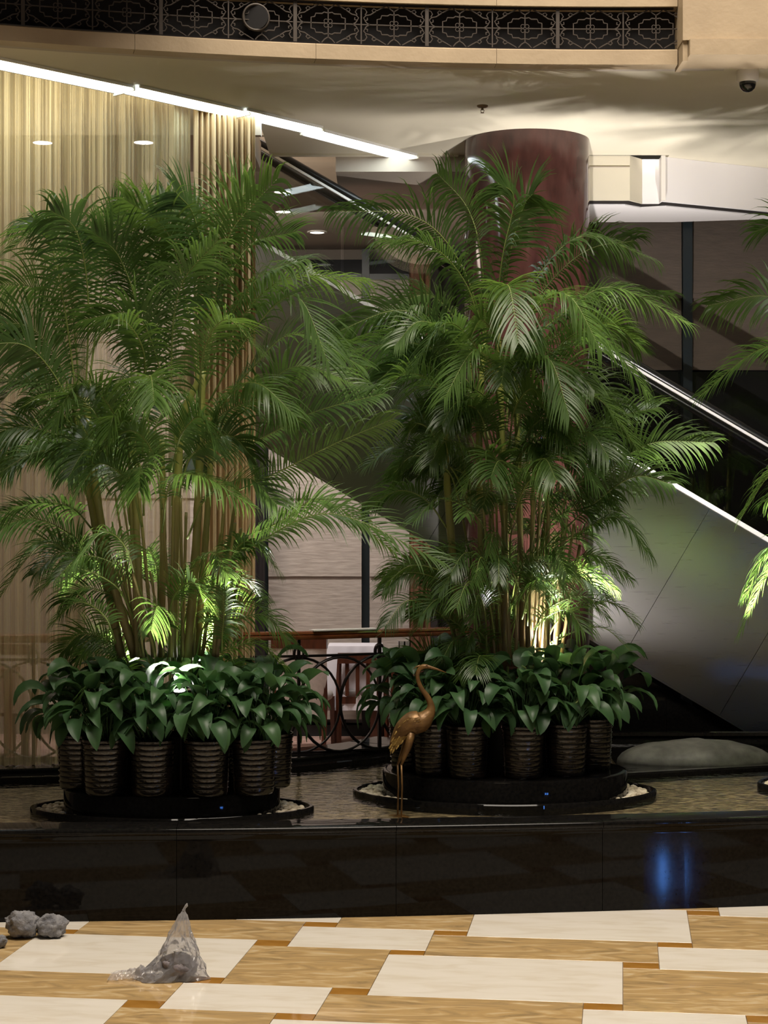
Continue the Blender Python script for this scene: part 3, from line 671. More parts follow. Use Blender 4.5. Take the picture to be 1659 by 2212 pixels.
# ------------------------------------------------------------------ restaurant furniture
def chair(loc, rz, kind, label, sc=1.0):
    t = thing('dining_chair', loc, label, 'chair', 'dining chairs behind the railing', rz=rz, world=False)
    t.scale = (sc, sc, sc)
    for sx in (-1, 1):
        m = MB(); m.add([(sx*.20-.02, -.20, .44), (sx*.20+.02, -.20, .44), (sx*.20+.02, -.16, .44), (sx*.20-.02, -.16, .44),
                         (sx*.205-.014, -.212, 0), (sx*.205+.014, -.212, 0), (sx*.205+.014, -.184, 0), (sx*.205-.014, -.184, 0)],
                        [(0, 1, 2, 3), (7, 6, 5, 4), (0, 4, 5, 1), (1, 5, 6, 2), (2, 6, 7, 3), (3, 7, 4, 0)]); m.build('leg', m_chairw, t)
        top = .95 if kind == 'up' else .80
        m = MB(); m.tube([(sx*.205, .27, 0), (sx*.205, .215, .42), (sx*.205, .225, .60), (sx*.20, .27, top)], [.019, .025, .022, .018], 4); m.build('leg', m_chairw, t)
    MB().box(-.19, .19, -.19, -.165, .37, .43).build('seat_rail', m_chairw, t)
    MB().box(-.19, .19, .19, .215, .37, .43).build('seat_rail', m_chairw, t)
    m = MB(); loft(m, [(outline(0, 0, .215, .215, 28, .45), .43), (outline(0, 0, .225, .225, 28, .45), .46), (outline(0, 0, .215, .215, 28, .45), .49), (outline(0, 0, .16, .16, 28, .5), .505)])
    m.build('seat', m_fabric if kind == 'up' else m_seat, t, 'all')
    if kind == 'up':
        m = MB(); vs = []; n = 9
        for side in (-1, 1):
            for j in range(7):
                v = j/6; z = .40+.48*v
                for i in range(n):
                    u = -1+2*i/(n-1); hw = .17+.06*min(1, v*2.2)
                    vs.append((u*hw, .232+.05*v*v+side*(.030*(1-u**4)*(1-.5*abs(2*v-1)**4)+.004), z))
        fs = []
        for s2 in range(2):
            for j in range(6):
                for i in range(n-1):
                    a = s2*7*n+j*n+i; q = (a, a+1, a+n+1, a+n); fs.append(q if s2 == 0 else q[::-1])
        for j in range(6):
            for i in (0, n-1):
                a = j*n+i; fs.append((a, a+n, a+n+7*n, a+7*n))
        for i in range(n-1):
            fs.append((i, i+1, i+1+7*n, i+7*n)); a = 6*n+i; fs.append((a, a+1, a+1+7*n, a+7*n))
        m.add(vs, fs); m.build('backrest', m_fabric, t, 'y')
        MB().box(-.235, .235, .245, .305, .88, .96).build('crest_rail', m_chairw, t)
    else:
        MB().box(-.215, .215, .24, .275, .72, .81).build('crest_rail', m_chairw, t)
        for k in range(4): MB().box(-.135+.09*k-.016, -.135+.09*k+.016, .232, .252, .44, .73).build('slat', m_chairw, t)
    return t
# the chairs' front looks towards local -Y: rz = 180 deg turns the back to the camera
a = Pz(660, 1618, 0); chair((a.x, a.y-.05, 0), R(172), 'up', 'grey upholstered dining chair with its back to the railing, beside the left palm')
a = Pz(778, 1606, 0); chair((a.x, a.y, 0), R(186), 'slat', 'dark wooden slat-back chair with its back to the railing, between the two palms')
a = Pz(55, 1640, 0); chair((a.x, a.y, 0), R(165), 'up', 'pale upholstered dining chair behind the sheer curtain at the left picture edge')
a = Pz(245, 1600, 0); chair((a.x, a.y, 0), R(60), 'slat', 'slat-back chair behind the sheer curtain, mostly hidden by the left lilies')
def table(loc, w_, d_, h, cloth, label):
    t = thing('dining_table', loc, label, 'table', 'restaurant tables', world=False)
    MB().box(-w_/2, w_/2, -d_/2, d_/2, h-.03, h).build('tabletop', m_chairw, t)
    for sx in (-1, 1):
        for sy in (-1, 1): MB().box(sx*(w_/2-.06)-.03, sx*(w_/2-.06)+.03, sy*(d_/2-.06)-.03, sy*(d_/2-.06)+.03, 0, h-.03).build('leg', m_chairw, t)
    return t
a = Py(768, 0, 15.75); table((a.x, 15.72, 0), .44, .36, .86, True, 'small table under a white cloth behind the slat-back chair')
def cloth(cx, cy, w_, d_, z, drop, label):
    m = MB(); n = 64; rings = []
    for k, (zz, ex) in enumerate(((z+.004, -.01), (z+.002, .004), (z-.05, .012), (z-drop*.5, .018), (z-drop, .022))):
        o = []
        for i in range(n):
            q = 2*math.pi*i/n; c1, s1 = math.cos(q), math.sin(q)
            r = 1/max(abs(c1)/(w_/2+ex), abs(s1)/(d_/2+ex)); wv = 0 if k < 2 else .010*math.sin(q*12)*k/4
            o.append((cx+c1*(r+wv), cy+s1*(r+wv), zz))
        rings += o
    m.add(rings, [(k*n+i, k*n+(i+1) % n, (k+1)*n+(i+1) % n, (k+1)*n+i) for k in range(4) for i in range(n)]+[tuple(range(n-1, -1, -1))])
    tag(m.build('tablecloth', m_cloth, None, 'y'), label, 'tablecloth')
cloth(a.x, 15.72, .46, .38, .861, .55, 'white cloth hanging over the table behind the slat-back chair')
a = Py(900, 0, 15.3); table((a.x, 15.3, 0), .5, .5, .84, False, 'dark wooden table near the brown drape behind the middle palm')
for px, lab in ((868, 'small clear tumbler standing on the dark table by the brown drape, left one'), (880, 'small clear tumbler standing on the dark table by the brown drape, right one')):
    q = Py(px, 0, 15.15)
    g = MB().lathe([(.022, .842), (.024, .845), (.030, .93), (.028, .93), (.022, .855), (.004, .853)], 16, (q.x, 15.15, 0)); tag(g.build('tumbler', m_clear, None, 'y'), lab, 'glass', 'tumblers on the dark table')
a = Py(-60, 0, 14.5); table((a.x, 14.6, 0), .8, .8, .78, False, 'wooden dining table behind the sheer curtain at the left picture edge')

# ------------------------------------------------------------------ escalator
ES = -.587; D0, D1 = 12.70, 13.24
zd = lambda x: 3.384+ES*x; zb_ = lambda x: 1.990+ES*x*1.012; zh = lambda x: 4.105+ES*x
es = thing('escalator', (1.0, 12.9, 0), 'brushed steel escalator rising from lower right behind the column to upper left', 'escalator')
nx = Vector((math.sin(R(30.4)), math.cos(R(30.4))))          # seam direction, square to the slope
seams = [-1.55]+[(px-829.5)*D0/F for px in (715, 925, 1135, 1345, 1555, 1765)]+[3.9]
def top_of(xb): # seam from the bottom edge up to the deck, leaning with the slope
    zb0 = zb_(xb); k = (zd(xb)-zb0)/(nx.y-ES*nx.x); return xb+k*nx.x, zb0+k*nx.y
for a, b in zip(seams[:-1], seams[1:]):
    g = .0016
    q = [(a+g, zb_(a+g)), (b-g, zb_(b-g)), (top_of(b)[0]-g, top_of(b)[1]), (top_of(a)[0]+g, top_of(a)[1])]
    m = MB(); m.add([(x, D0, z) for x, z in q]+[(x, D0+.03, z) for x, z in q], [(0, 1, 2, 3), (7, 6, 5, 4), (0, 4, 5, 1), (1, 5, 6, 2), (2, 6, 7, 3), (3, 7, 4, 0)])
    m.build('cladding_panel', m_steel, es)
xa, xe = -1.2, 4.4
def slab(name, f0, f1, y0, y1, mat, x0=xa, x1=xe):
    m = MB(); q = [(x0, f0(x0)), (x1, f0(x1)), (x1, f1(x1)), (x0, f1(x0))]
    m.add([(x, y0, z) for x, z in q]+[(x, y1, z) for x, z in q], [(0, 1, 2, 3), (7, 6, 5, 4), (0, 4, 5, 1), (1, 5, 6, 2), (2, 6, 7, 3), (3, 7, 4, 0)])
    return m.build(name, mat, es)
slab('truss_core', lambda x: zb_(x)+.02, lambda x: zd(x)-.25, D0+.035, D1-.03, m_void)
slab('far_cladding', lambda x: zb_(x), lambda x: zd(x), D1-.03, D1, m_steel)
slab('deck_trim', lambda x: zd(x)+.001, lambda x: zd(x)+.036, D0-.02, D0+.10, m_chrome)
slab('deck_trim', lambda x: zd(x)+.001, lambda x: zd(x)+.022, D1-.10, D1, m_chrome)
slab('lower_trim', lambda x: zb_(x)-.016, lambda x: zb_(x)-.001, D0-.004, D0+.05, m_steel)
slab('soffit', lambda x: zb_(x)-.014, lambda x: zb_(x)-.001, D0+.052, D1-.01, m_blackmatte)
for yy in (D0+.04, D1-.05):
    gx = [xa]+[xa+.9*i for i in range(1, 7)]+[xe]
    for a, b in zip(gx[:-1], gx[1:]): slab('glass_panel', lambda x: zd(x)+.037, lambda x: zh(x)-.045, yy, yy+.010, m_glass, a+.003, b-.003)
    slab('rail_channel', lambda x: zh(x)-.044, lambda x: zh(x)-.026, yy-.016, yy+.026, m_chrome if yy < D0+.2 else m_iron)
    MB().tube([(xa, yy+.005, zh(xa)), (xe, yy+.005, zh(xe))], .027, 10, flat=1.0).build('handrail', m_rubber, es, 'y')
stp = MB().box(-.17, .17, D0+.12, D1-.13, -.18, 0).mesh('step', m_iron)
xx = xa+.2
while xx < xe-.2:
    link('step', stp, es, (xx-1.0, -12.9, zd(xx)-.06)); xx += .34

# ------------------------------------------------------------------ palms
def frond(parent, pts, LL, seed, nl=34, roll=0, start=.18, vee=.32, droop=.5, wd=.0060):
    """arching feather leaf through 3-D points; leaflets in two rows"""
    rg = random.Random(seed); n = 22; P = spl(pts, n); r0 = .0062; nl = int(nl*1.4)
    m = MB(); m.tube(P, [r0*(1-.85*i/(n-1)) for i in range(n)], 5); fo = m.build('frond', m_stemg, parent, 'all')
    lm = MB(); tot_ = nl
    for k in range(tot_):
        t = start+(1-start)*(k+.5)/tot_; x = t*(n-1); i = min(int(x), n-2); p = P[i].lerp(P[i+1], x-i)
        T = (P[min(i+2, n-1)]-P[max(i-1, 0)]).normalized()
        up = Vector((0, 0, 1)); Sd = T.cross(up)
        if Sd.length < .25: Sd = T.cross(Vector((0, -1, .2)))
        Sd.normalize(); Nn = Sd.cross(T).normalized()
        if roll: q = Matrix.Rotation(R(roll), 3, T); Sd = q @ Sd; Nn = q @ Nn
        u = (t-start)/(1-start)
        ln = LL*(.45+1.25*u**.7*(1-u)**.55*1.35)*rg.uniform(.9, 1.08)
        if u > .9: ln *= .85
        ang = R(66-34*u)+rg.uniform(-.07, .07)
        for sd in (-1, 1):
            a2 = ang+rg.uniform(-.08, .08); d = (T*math.cos(a2)+Sd*sd*math.sin(a2)+Nn*(vee+rg.uniform(-.1, .1))).normalized()
            wv = d.cross(Nn).normalized(); pts_ = []; dd = d.copy(); q = p.copy(); seg = 5; dr = droop*rg.uniform(.7, 1.3)
            w_ = wd*rg.uniform(.85, 1.1)*(.7+.3*LL/.26)
            prof = (.55, 1.0, .95, .72, .42, .05); vs = []
            for s2 in range(seg+1):
                vs += [q-wv*w_*prof[s2], q+wv*w_*prof[s2]]
                dd = (dd+Vector((0, 0, -1))*dr*.16*(1+s2*.5)).normalized(); wv = (wv-dd*wv.dot(dd)).normalized(); q = q+dd*(ln/seg)
            lm.add(vs, [(2*s2, 2*s2+1, 2*s2+3, 2*s2+2) for s2 in range(seg)])
    lm.build('leaflets', m_palm, fo, 'all')
    return fo
def stem(parent, pts, r, name='stem', seed=0):
    P = spl(pts, 26); n = len(P); rr = []
    for i in range(n):
        k = 1.14 if i % 4 == 0 else 1.0
        rr.append(r*(1.18-.34*i/(n-1))*k)
    m = MB(); m.tube(P, rr, 9); return m.build(name, m_trunk, parent, 'all')
def palm(px_c, Yc, label, stems, canes, fronds, fills, seed, base):
    cx = (px_c-829.5)*Yc/F
    t = thing('areca_palm', (cx, Yc, base), label, 'palm', 'areca palms rising from the pond planters')
    q3 = lambda p: Py(p[0], p[1], Yc+(p[2] if len(p) > 2 else 0))
    rg = random.Random(seed)
    for pts, r in stems: stem(t, [q3(p) for p in pts], r)
    for pts, r in canes: stem(t, [q3(p) for p in pts], r, 'cane')
    for k, fr in enumerate(fronds):
        pts, LL = fr[0], fr[1]; roll = fr[2] if len(fr) > 2 else rg.uniform(-40, 40)
        nl = fr[3] if len(fr) > 3 else 34; st = fr[4] if len(fr) > 4 else .2
        frond(t, [q3(p) for p in pts], LL, seed*100+k, nl, roll, st, droop=rg.uniform(.5, 1.25))
    for fl_, fill in enumerate(fills):
        for k in range(fill['n']):
            a_ = rg.uniform(0, 2*math.pi); z0 = rg.uniform(*fill['z']); ln = rg.uniform(*fill['len']); rr = fill['r']*math.sqrt(rg.random())
            b = Vector((cx+fill.get('dx', 0)+rr*math.cos(a_), Yc+rr*math.sin(a_)*.7, z0)); a_ += rg.uniform(-.6, .6); h = Vector((math.cos(a_), math.sin(a_)*.75, 0))
            e = rg.uniform(*fill['el']); ce, se = math.cos(e), math.sin(e)
            pts = [b, b+h*ln*.28*ce+Vector((0, 0, ln*.40*se)), b+h*ln*(.35+.35*ce)+Vector((0, 0, ln*.58*se)), b+h*ln*(.55+.45*ce)+Vector((0, 0, ln*(.50*se-.12)))]
            frond(t, pts, fill['L']*rg.uniform(.8, 1.15), seed*1000+fl_*300+k, fill.get('nl', 26), rg.uniform(-60, 60), .28, droop=rg.uniform(.4, 1.0), wd=fill.get('wd', .0065))
    return t

left_stems = [([(262, 1420, .0), (235, 1280, 0), (205, 1130, 0), (180, 990, 0), (163, 890, 0)], .021), ([(292, 1420, -.05), (250, 1280, -.05), (222, 1150, -.04), (200, 1000, -.03), (185, 860, 0)], .021),
              ([(305, 1420, .05), (297, 1200, .04), (290, 1050, .0), (286, 930, .0)], .019), ([(372, 1420, .0), (378, 1200, 0), (385, 1020, 0), (395, 900, .0), (440, 800, .0)], .021),
              ([(405, 1420, -.03), (422, 1200, -.03), (432, 980, -.02), (438, 800, .0)], .021), ([(425, 1420, .08), (445, 1150, .08), (462, 880, .1)], .017), ([(348, 1420, .1), (352, 1150, .1), (350, 950, .12)], .017)]
rgc = random.Random(31)
def canes_for(n, x0, x1, ybase, ytop, spread, seed):
    rg = random.Random(seed); out = []
    for k in range(n):
        xb = rg.uniform(x0, x1); xt = xb+(xb-(x0+x1)/2)*spread+rg.uniform(-25, 25); d = rg.uniform(-.15, .15); yt = rg.uniform(*ytop)
        out.append(([(xb, ybase, d), (xb*.6+xt*.4, ybase*.55+yt*.45, d), (xt, yt, d*1.5)], rg.uniform(.006, .010)))
    return out
left_canes = canes_for(22, 290, 470, 1420, (1020, 1250), .5, 32)
# pixel-traced way of every large frond: (column, row, metres behind the palm's centre)
left_fronds = [
 ([(168, 880, 0), (135, 640, -.02), (95, 500, -.05), (15, 545, -.2)], .27, 20, 36), ([(175, 880, 0), (150, 620, .05), (110, 490, .1), (45, 480, .15)], .24, -30, 34),
 ([(185, 860, 0), (190, 640, -.1), (165, 500, -.2), (110, 455, -.3)], .26, 40, 34), ([(190, 850, 0), (220, 620, .1), (250, 480, .15), (330, 470, .1)], .27, -20, 36),
 ([(165, 880, 0), (120, 770, 0), (60, 705, -.05), (-30, 700, -.1)], .26, 65, 34), ([(165, 900, 0), (110, 800, -.1), (50, 745, -.2), (-40, 745, -.3)], .25, 75, 34),
 ([(175, 870, 0), (130, 720, .1), (80, 625, .15), (-25, 615, .2)], .26, 55, 34), ([(300, 900, -.1), (310, 760, -.3), (250, 690, -.45), (175, 800, -.55)], .24, 10, 32),
 ([(290, 930, 0), (300, 700, -.05), (260, 560, -.1), (200, 500, -.2)], .27, 30, 36), ([(290, 930, 0), (330, 720, .1), (350, 560, .15), (300, 440, .2)], .27, -35, 36),
 ([(290, 930, 0), (280, 700, .15), (290, 540, .2), (240, 440, .25)], .26, 60, 36), ([(430, 860, 0), (400, 640, -.05), (360, 500, -.1), (270, 430, -.2)], .28, 35, 38),
 ([(430, 830, 0), (420, 620, .05), (400, 490, .1), (340, 425, .12)], .26, -40, 36), ([(436, 820, 0), (440, 600, 0), (420, 470, -.1), (380, 415, -.2)], .25, 80, 36),
 ([(440, 820, 0), (455, 620, .1), (480, 480, .15), (545, 400, .2)], .27, -70, 36), ([(440, 810, 0), (470, 620, -.05), (500, 500, -.1), (600, 385, -.15)], .27, 80, 38),
 ([(440, 820, 0), (480, 640, .1), (540, 530, .2), (640, 500, .3)], .26, -30, 36), ([(440, 830, 0), (490, 700, -.1), (560, 600, -.2), (660, 560, -.3)], .27, 30, 36),
 ([(440, 840, 0), (520, 690, 0), (620, 600, -.05), (790, 605, -.1)], .27, -15, 40), ([(450, 870, 0), (540, 720, -.1), (640, 640, -.25), (712, 790, -.4)], .29, 10, 40),
 ([(455, 900, 0), (540, 800, .1), (640, 720, .2), (780, 790, .25)], .25, -20, 38), ([(460, 960, .0), (560, 850, .05), (650, 790, .1), (790, 840, .15)], .25, 45, 38),
 ([(380, 980, -.05), (370, 780, -.2), (390, 620, -.3), (470, 520, -.45)], .26, -25, 36), ([(385, 980, 0), (340, 780, -.2), (290, 680, -.35), (180, 690, -.5)], .25, 40, 34),
 ([(450, 1000, 0), (560, 950, 0), (680, 890, -.05), (830, 850, -.1)], .20, 50, 36), ([(470, 1080, 0), (600, 1020, -.05), (720, 960, -.1), (850, 905, -.15)], .18, -60, 36),
 ([(465, 1230, 0), (560, 1170, -.05), (720, 1110, -.1), (960, 1215, -.2)], .24, 35, 46, .12), ([(475, 1180, .1), (600, 1130, .1), (700, 1080, .1), (850, 1190, .1)], .19, -30, 40),
 ([(200, 1100, 0), (150, 1000, -.05), (80, 975, -.1), (-30, 1040, -.2)], .24, 25, 36), ([(205, 1150, 0), (150, 1095, .05), (60, 1090, .05), (-40, 1130, .0)], .20, -25, 34),
 ([(235, 1270, 0), (170, 1215, -.05), (90, 1175, -.1), (-20, 1320, -.2)], .25, 20, 38), ([(220, 1220, .1), (160, 1160, .1), (70, 1120, .1), (-30, 1150, .1)], .22, 40, 34),
 ([(250, 1390, -.1), (225, 1330, -.2), (170, 1300, -.25), (115, 1345, -.3)], .15, 20, 24), ([(480, 1410, -.2), (480, 1370, -.22), (484, 1320, -.24), (478, 1265, -.26)], .14, 0, 18, .25),
 ([(165, 940, 0), (140, 900, -.1), (95, 860, -.15), (45, 880, -.2)], .13, 50, 22), ([(290, 1010, -.1), (250, 900, -.3), (190, 840, -.4), (110, 900, -.5)], .22, 15, 32),
 ([(350, 1150, -.1), (370, 1040, -.3), (440, 1030, -.45), (540, 1090, -.55)], .20, 10, 32), ([(350, 1100, -.1), (330, 980, -.3), (280, 930, -.4), (210, 980, -.5)], .20, 20, 32),
 ([(440, 950, 0), (500, 850, -.25), (560, 830, -.4), (640, 900, -.5)], .23, 20, 34), ([(430, 900, -.1), (440, 760, -.3), (490, 690, -.45), (560, 760, -.6)], .24, -20, 34),
 ([(300, 1280, -.1), (270, 1180, -.3), (220, 1150, -.35), (160, 1220, -.4)], .18, 20, 28), ([(440, 1300, 0), (500, 1200, -.1), (540, 1170, -.15), (600, 1230, -.2)], .18, -20, 28),
]
palm(350, 9.65, 'tall areca palm clump filling the left half, in the left planter', left_stems, left_canes, left_fronds,
     [dict(n=36, z=(.85, 1.5), len=(.4, .75), r=.22, el=(.8, 1.4), L=.16, wd=.0045), dict(n=28, z=(1.8, 2.35), len=(.55, .9), r=.32, el=(.6, 1.3), L=.22, nl=32, wd=.006, dx=-.06)], 1, .545)

right_stems = [([(1003, 1450, 0), (988, 1300, 0), (972, 1130, 0), (964, 1000, 0), (962, 860, 0)], .021), ([(990, 1420, .1), (976, 1320, .1), (980, 1180, .1)], .016),
               ([(1045, 1450, 0), (1040, 1200, 0), (1035, 950, 0), (1045, 740, 0)], .019), ([(1085, 1450, .05), (1090, 1200, .05), (1085, 950, .05), (1075, 700, .05)], .018),
               ([(1130, 1450, 0), (1125, 1200, 0), (1120, 1000, 0), (1110, 780, 0)], .016), ([(1165, 1450, .05), (1175, 1200, .05), (1190, 1000, .1), (1200, 820, .1)], .016)]
right_canes = canes_for(30, 1050, 1215, 1440, (950, 1230), .35, 33)
right_fronds = [
 ([(1055, 760, 0), (1000, 580, -.05), (900, 470, -.1), (718, 455, -.1)], .24, 55, 40), ([(1050, 740, 0), (1040, 560, 0), (1010, 450, .05), (945, 375, .1)], .24, 70, 36),
 ([(1065, 740, -.05), (1085, 560, -.15), (1110, 430, -.2), (1075, 395, -.3)], .27, 75, 40), ([(1080, 720, 0), (1100, 560, -.05), (1130, 450, -.1), (1150, 420, -.2)], .26, -75, 38),
 ([(1085, 740, 0), (1160, 600, 0), (1260, 510, 0), (1412, 560, 0)], .27, 15, 42), ([(1085, 760, 0), (1180, 620, .1), (1270, 540, .15), (1370, 520, .2)], .24, -55, 38),
 ([(1045, 760, 0), (1010, 620, -.1), (930, 530, -.15), (825, 520, -.2)], .25, 10, 38), ([(1040, 780, 0), (960, 660, -.05), (900, 640, -.1), (810, 700, -.1)], .22, -35, 34),
 ([(1040, 800, -.1), (960, 720, -.2), (860, 670, -.2), (720, 720, -.2)], .26, 60, 40), ([(1030, 850, 0), (960, 770, -.1), (880, 740, -.15), (730, 760, -.15)], .26, 40, 40),
 ([(1030, 860, 0), (960, 800, .1), (890, 780, .1), (775, 795, .1)], .18, 30, 32), ([(1000, 920, 0), (940, 830, -.1), (890, 810, -.1), (850, 860, -.15)], .18, 15, 30),
 ([(1090, 760, -.1), (1160, 660, -.3), (1230, 640, -.45), (1300, 760, -.6)], .27, 10, 38), ([(1070, 760, -.1), (1080, 650, -.35), (1100, 620, -.5), (1120, 740, -.7)], .26, 10, 36),
 ([(1100, 780, 0), (1200, 690, -.05), (1320, 620, -.1), (1490, 700, -.1)], .24, 25, 40), ([(1110, 800, 0), (1210, 720, .1), (1300, 650, .15), (1450, 640, .2)], .22, -40, 36),
 ([(1120, 850, 0), (1210, 760, -.15), (1300, 730, -.25), (1400, 850, -.35)], .25, 10, 38), ([(1060, 850, -.1), (1020, 740, -.3), (960, 700, -.4), (890, 800, -.5)], .24, 10, 36),
 ([(1080, 900, -.1), (1060, 790, -.4), (1020, 760, -.5), (960, 860, -.65)], .24, -10, 34), ([(1110, 900, -.1), (1150, 800, -.4), (1190, 780, -.5), (1230, 900, -.65)], .25, 10, 36),
 ([(1140, 960, 0), (1230, 880, -.2), (1290, 860, -.3), (1370, 960, -.4)], .22, 0, 34), ([(960, 1000, 0), (930, 930, -.1), (890, 920, -.1), (870, 1000, -.15)], .16, 30, 28),
 ([(965, 1140, 0), (920, 1080, -.05), (860, 1060, -.1), (790, 1100, -.1)], .15, 30, 28), ([(1180, 1150, 0), (1290, 1040, 0), (1400, 960, 0), (1540, 955, 0)], .21, 65, 38),
 ([(1180, 1180, 0), (1280, 1090, -.05), (1370, 1030, -.1), (1450, 1045, -.1)], .19, -50, 34), ([(1190, 1200, 0), (1270, 1140, -.1), (1340, 1120, -.15), (1405, 1200, -.2)], .19, 10, 32),
 ([(1195, 1260, 0), (1240, 1215, -.1), (1290, 1200, -.15), (1360, 1250, -.2)], .15, 20, 28), ([(1150, 1050, -.1), (1180, 960, -.3), (1230, 950, -.4), (1290, 1050, -.5)], .20, 10, 32),
 ([(1060, 1000, -.1), (1040, 900, -.3), (1000, 880, -.4), (940, 960, -.5)], .20, 10, 32), ([(1090, 1100, -.1), (1080, 1010, -.3), (1050, 980, -.4), (1000, 1060, -.5)], .18, 10, 30),
 ([(1100, 1150, -.1), (1130, 1060, -.3), (1160, 1040, -.4), (1210, 1130, -.5)], .18, -10, 30), ([(1200, 1050, .05), (1290, 950, .05), (1340, 900, .05), (1420, 880, .05)], .20, -30, 34),
 ([(1215, 1330, -.1), (1190, 1280, -.2), (1150, 1260, -.25), (1110, 1310, -.3)], .13, 10, 24), ([(1130, 1300, -.1), (1100, 1220, -.25), (1060, 1210, -.3), (1010, 1280, -.35)], .14, 0, 26),
]
palm(1090, 10.22, 'bushy areca palm clump in the middle planter in front of the column', right_stems, right_canes, right_fronds,
     [dict(n=90, z=(.9, 2.3), len=(.42, .75), r=.27, el=(.65, 1.42), L=.15, wd=.0043), dict(n=38, z=(2.0, 2.85), len=(.5, .8), r=.30, el=(.5, 1.3), L=.20, nl=32, wd=.0055)], 2, .56)
far_stems = [([(1860, 1450, 0), (1840, 1100, 0), (1830, 800, 0)], .02), ([(1900, 1450, 0), (1900, 1100, 0), (1910, 820, 0)], .02), ([(1800, 1450, 0), (1790, 1200, 0), (1790, 1000, 0)], .014)]
far_fronds = [
 ([(1830, 860, 0), (1740, 760, 0), (1640, 755, 0), (1512, 855, 0)], .22, 25, 40), ([(1830, 840, 0), (1740, 700, .2), (1660, 640, .25), (1530, 660, .3)], .25, 50, 38),
 ([(1800, 1150, 0), (1730, 1040, 0), (1670, 1020, 0), (1600, 1120, 0)], .20, 15, 34), ([(1790, 1260, 0), (1720, 1180, 0), (1660, 1190, -.05), (1610, 1290, -.1)], .17, 15, 30),
 ([(1795, 1300, 0), (1720, 1220, -.05), (1660, 1240, -.1), (1598, 1372, -.15)], .17, 10, 32), ([(1830, 830, 0), (1780, 600, 0), (1720, 480, 0), (1630, 500, 0)], .24, 30, 36),
 ([(1900, 850, 0), (1900, 600, 0), (1880, 450, 0), (1800, 380, 0)], .25, 30, 36), ([(1900, 850, 0), (1980, 650, 0), (2080, 560, 0), (2200, 620, 0)], .25, 30, 36), ([(1900, 900, 0), (2000, 780, 0), (2090, 720, 0), (2200, 800, 0)], .25, 30, 36)]
palm(1900, 10.45, 'areca palm beyond the right picture edge with only frond tips in view', far_stems, [], far_fronds,
     [dict(n=10, z=(1.2, 2.2), len=(.5, .7), r=.15, el=(.5, 1.2), L=.19)], 3, .56)

# ------------------------------------------------------------------ peace lilies in ribbed pots
def lily_leaf(Lp, el, Lb, Wb, drop, seed):
    """petiole out of the soil, then an arching blade; runs along +X"""
    rg = random.Random(seed); m = MB(); P = []
    d = Vector((math.cos(el), 0, math.sin(el))); p = Vector((.01, 0, 0))
    for i in range(6): P.append(p.copy()); p = p+d*(Lp/5); d = (d+Vector((.03, 0, -.05-.02*i))).normalized()
    m.tube(P, [.0032, .003, .0028, .0026, .0024, .002], 4)
    p = P[-1]; rows = 8; vs = []
    tw = rg.uniform(-.5, .5)
    for j in range(rows+1):
        v = j/rows; wv = Wb*math.sin(math.pi*min(1, v*.86+.07)**.8)*(1-.25*v) if 0 < j < rows else .001
        Nn = Vector((-d.z, 0, d.x)); sd = Vector((0, 1, 0))*math.cos(tw*v)+Nn*math.sin(tw*v); rp_ = .0035*(-1)**j
        vs += [p+sd*wv*.5+Nn*(.16*wv-.0), p+sd*wv*.26+Nn*(.07*wv+rp_), p+Nn*(0), p-sd*wv*.26+Nn*(.07*wv+rp_), p-sd*wv*.5+Nn*(.16*wv)]
        p = p+d*(Lb/rows); d = (d+Vector((.0, 0, -drop*(.25+.05*j)))).normalized()
    m.add(vs, [(5*j+i, 5*j+i+1, 5*j+i+6, 5*j+i+5) for j in range(rows) for i in range(4)])
    return m.mesh('leaf', m_lily, 'all')
leafs = []
rg = random.Random(77)
for k in range(14):
    f = k/13
    leafs.append(lily_leaf(.13+.17*f+rg.uniform(-.02, .02), R(50+36*f), rg.uniform(.17, .23), rg.uniform(.088, .118), rg.uniform(.7, 1.3)*(1.15-.45*f), 700+k))
def pot_mesh():
    prof = [(.098, 0), (.102, .006)]; n = 9; h = .285
    for i in range(n):
        z = .012+i*(h-.03)/n; r = .104+.012*(i/n); s = (h-.03)/n
        prof += [(r, z), (r+.0015, z+s*.35), (r+.002, z+s*.70), (r+.0065, z+s*.82), (r+.0065, z+s*.92), (r+.001, z+s*.985)]
    prof += [(.118, h-.016), (.124, h-.012), (.124, h), (.114, h), (.112, h-.03)]
    return MB().lathe(prof, 32).mesh('pot', m_pot, 'y')
potm = pot_mesh()
soilm = MB().lathe([(.1115, .262), (.10, .270), (.03, .276)], 20).mesh('soil', m_soil, 'all')
def lily(px, Y, z, label, seed, n=40, sc=1.0, face=None):
    x = (px-829.5)*Y/F
    t = thing('peace_lily', (x, Y, z), label, 'plant', 'potted peace lilies around the palms', rz=random.Random(seed).uniform(0, 6.28), world=False)
    link('pot', potm, t); link('soil', soilm, t)
    rg = random.Random(seed)
    for k in range(n):
        f = (k+.5)/n; i = min(13, max(0, int(f*14+rg.uniform(-1.5, 1.5)))); s2 = rg.uniform(.82, 1.15)*sc
        rr = .05*(1-f)+.01
        a = k*2.39996+rg.uniform(-.4, .4)
        link('leaf', leafs[i], t, (rr*math.cos(a), rr*math.sin(a), .272), (rg.uniform(-.4, .4), rg.uniform(-.22, .12), a), (s2, s2, s2))
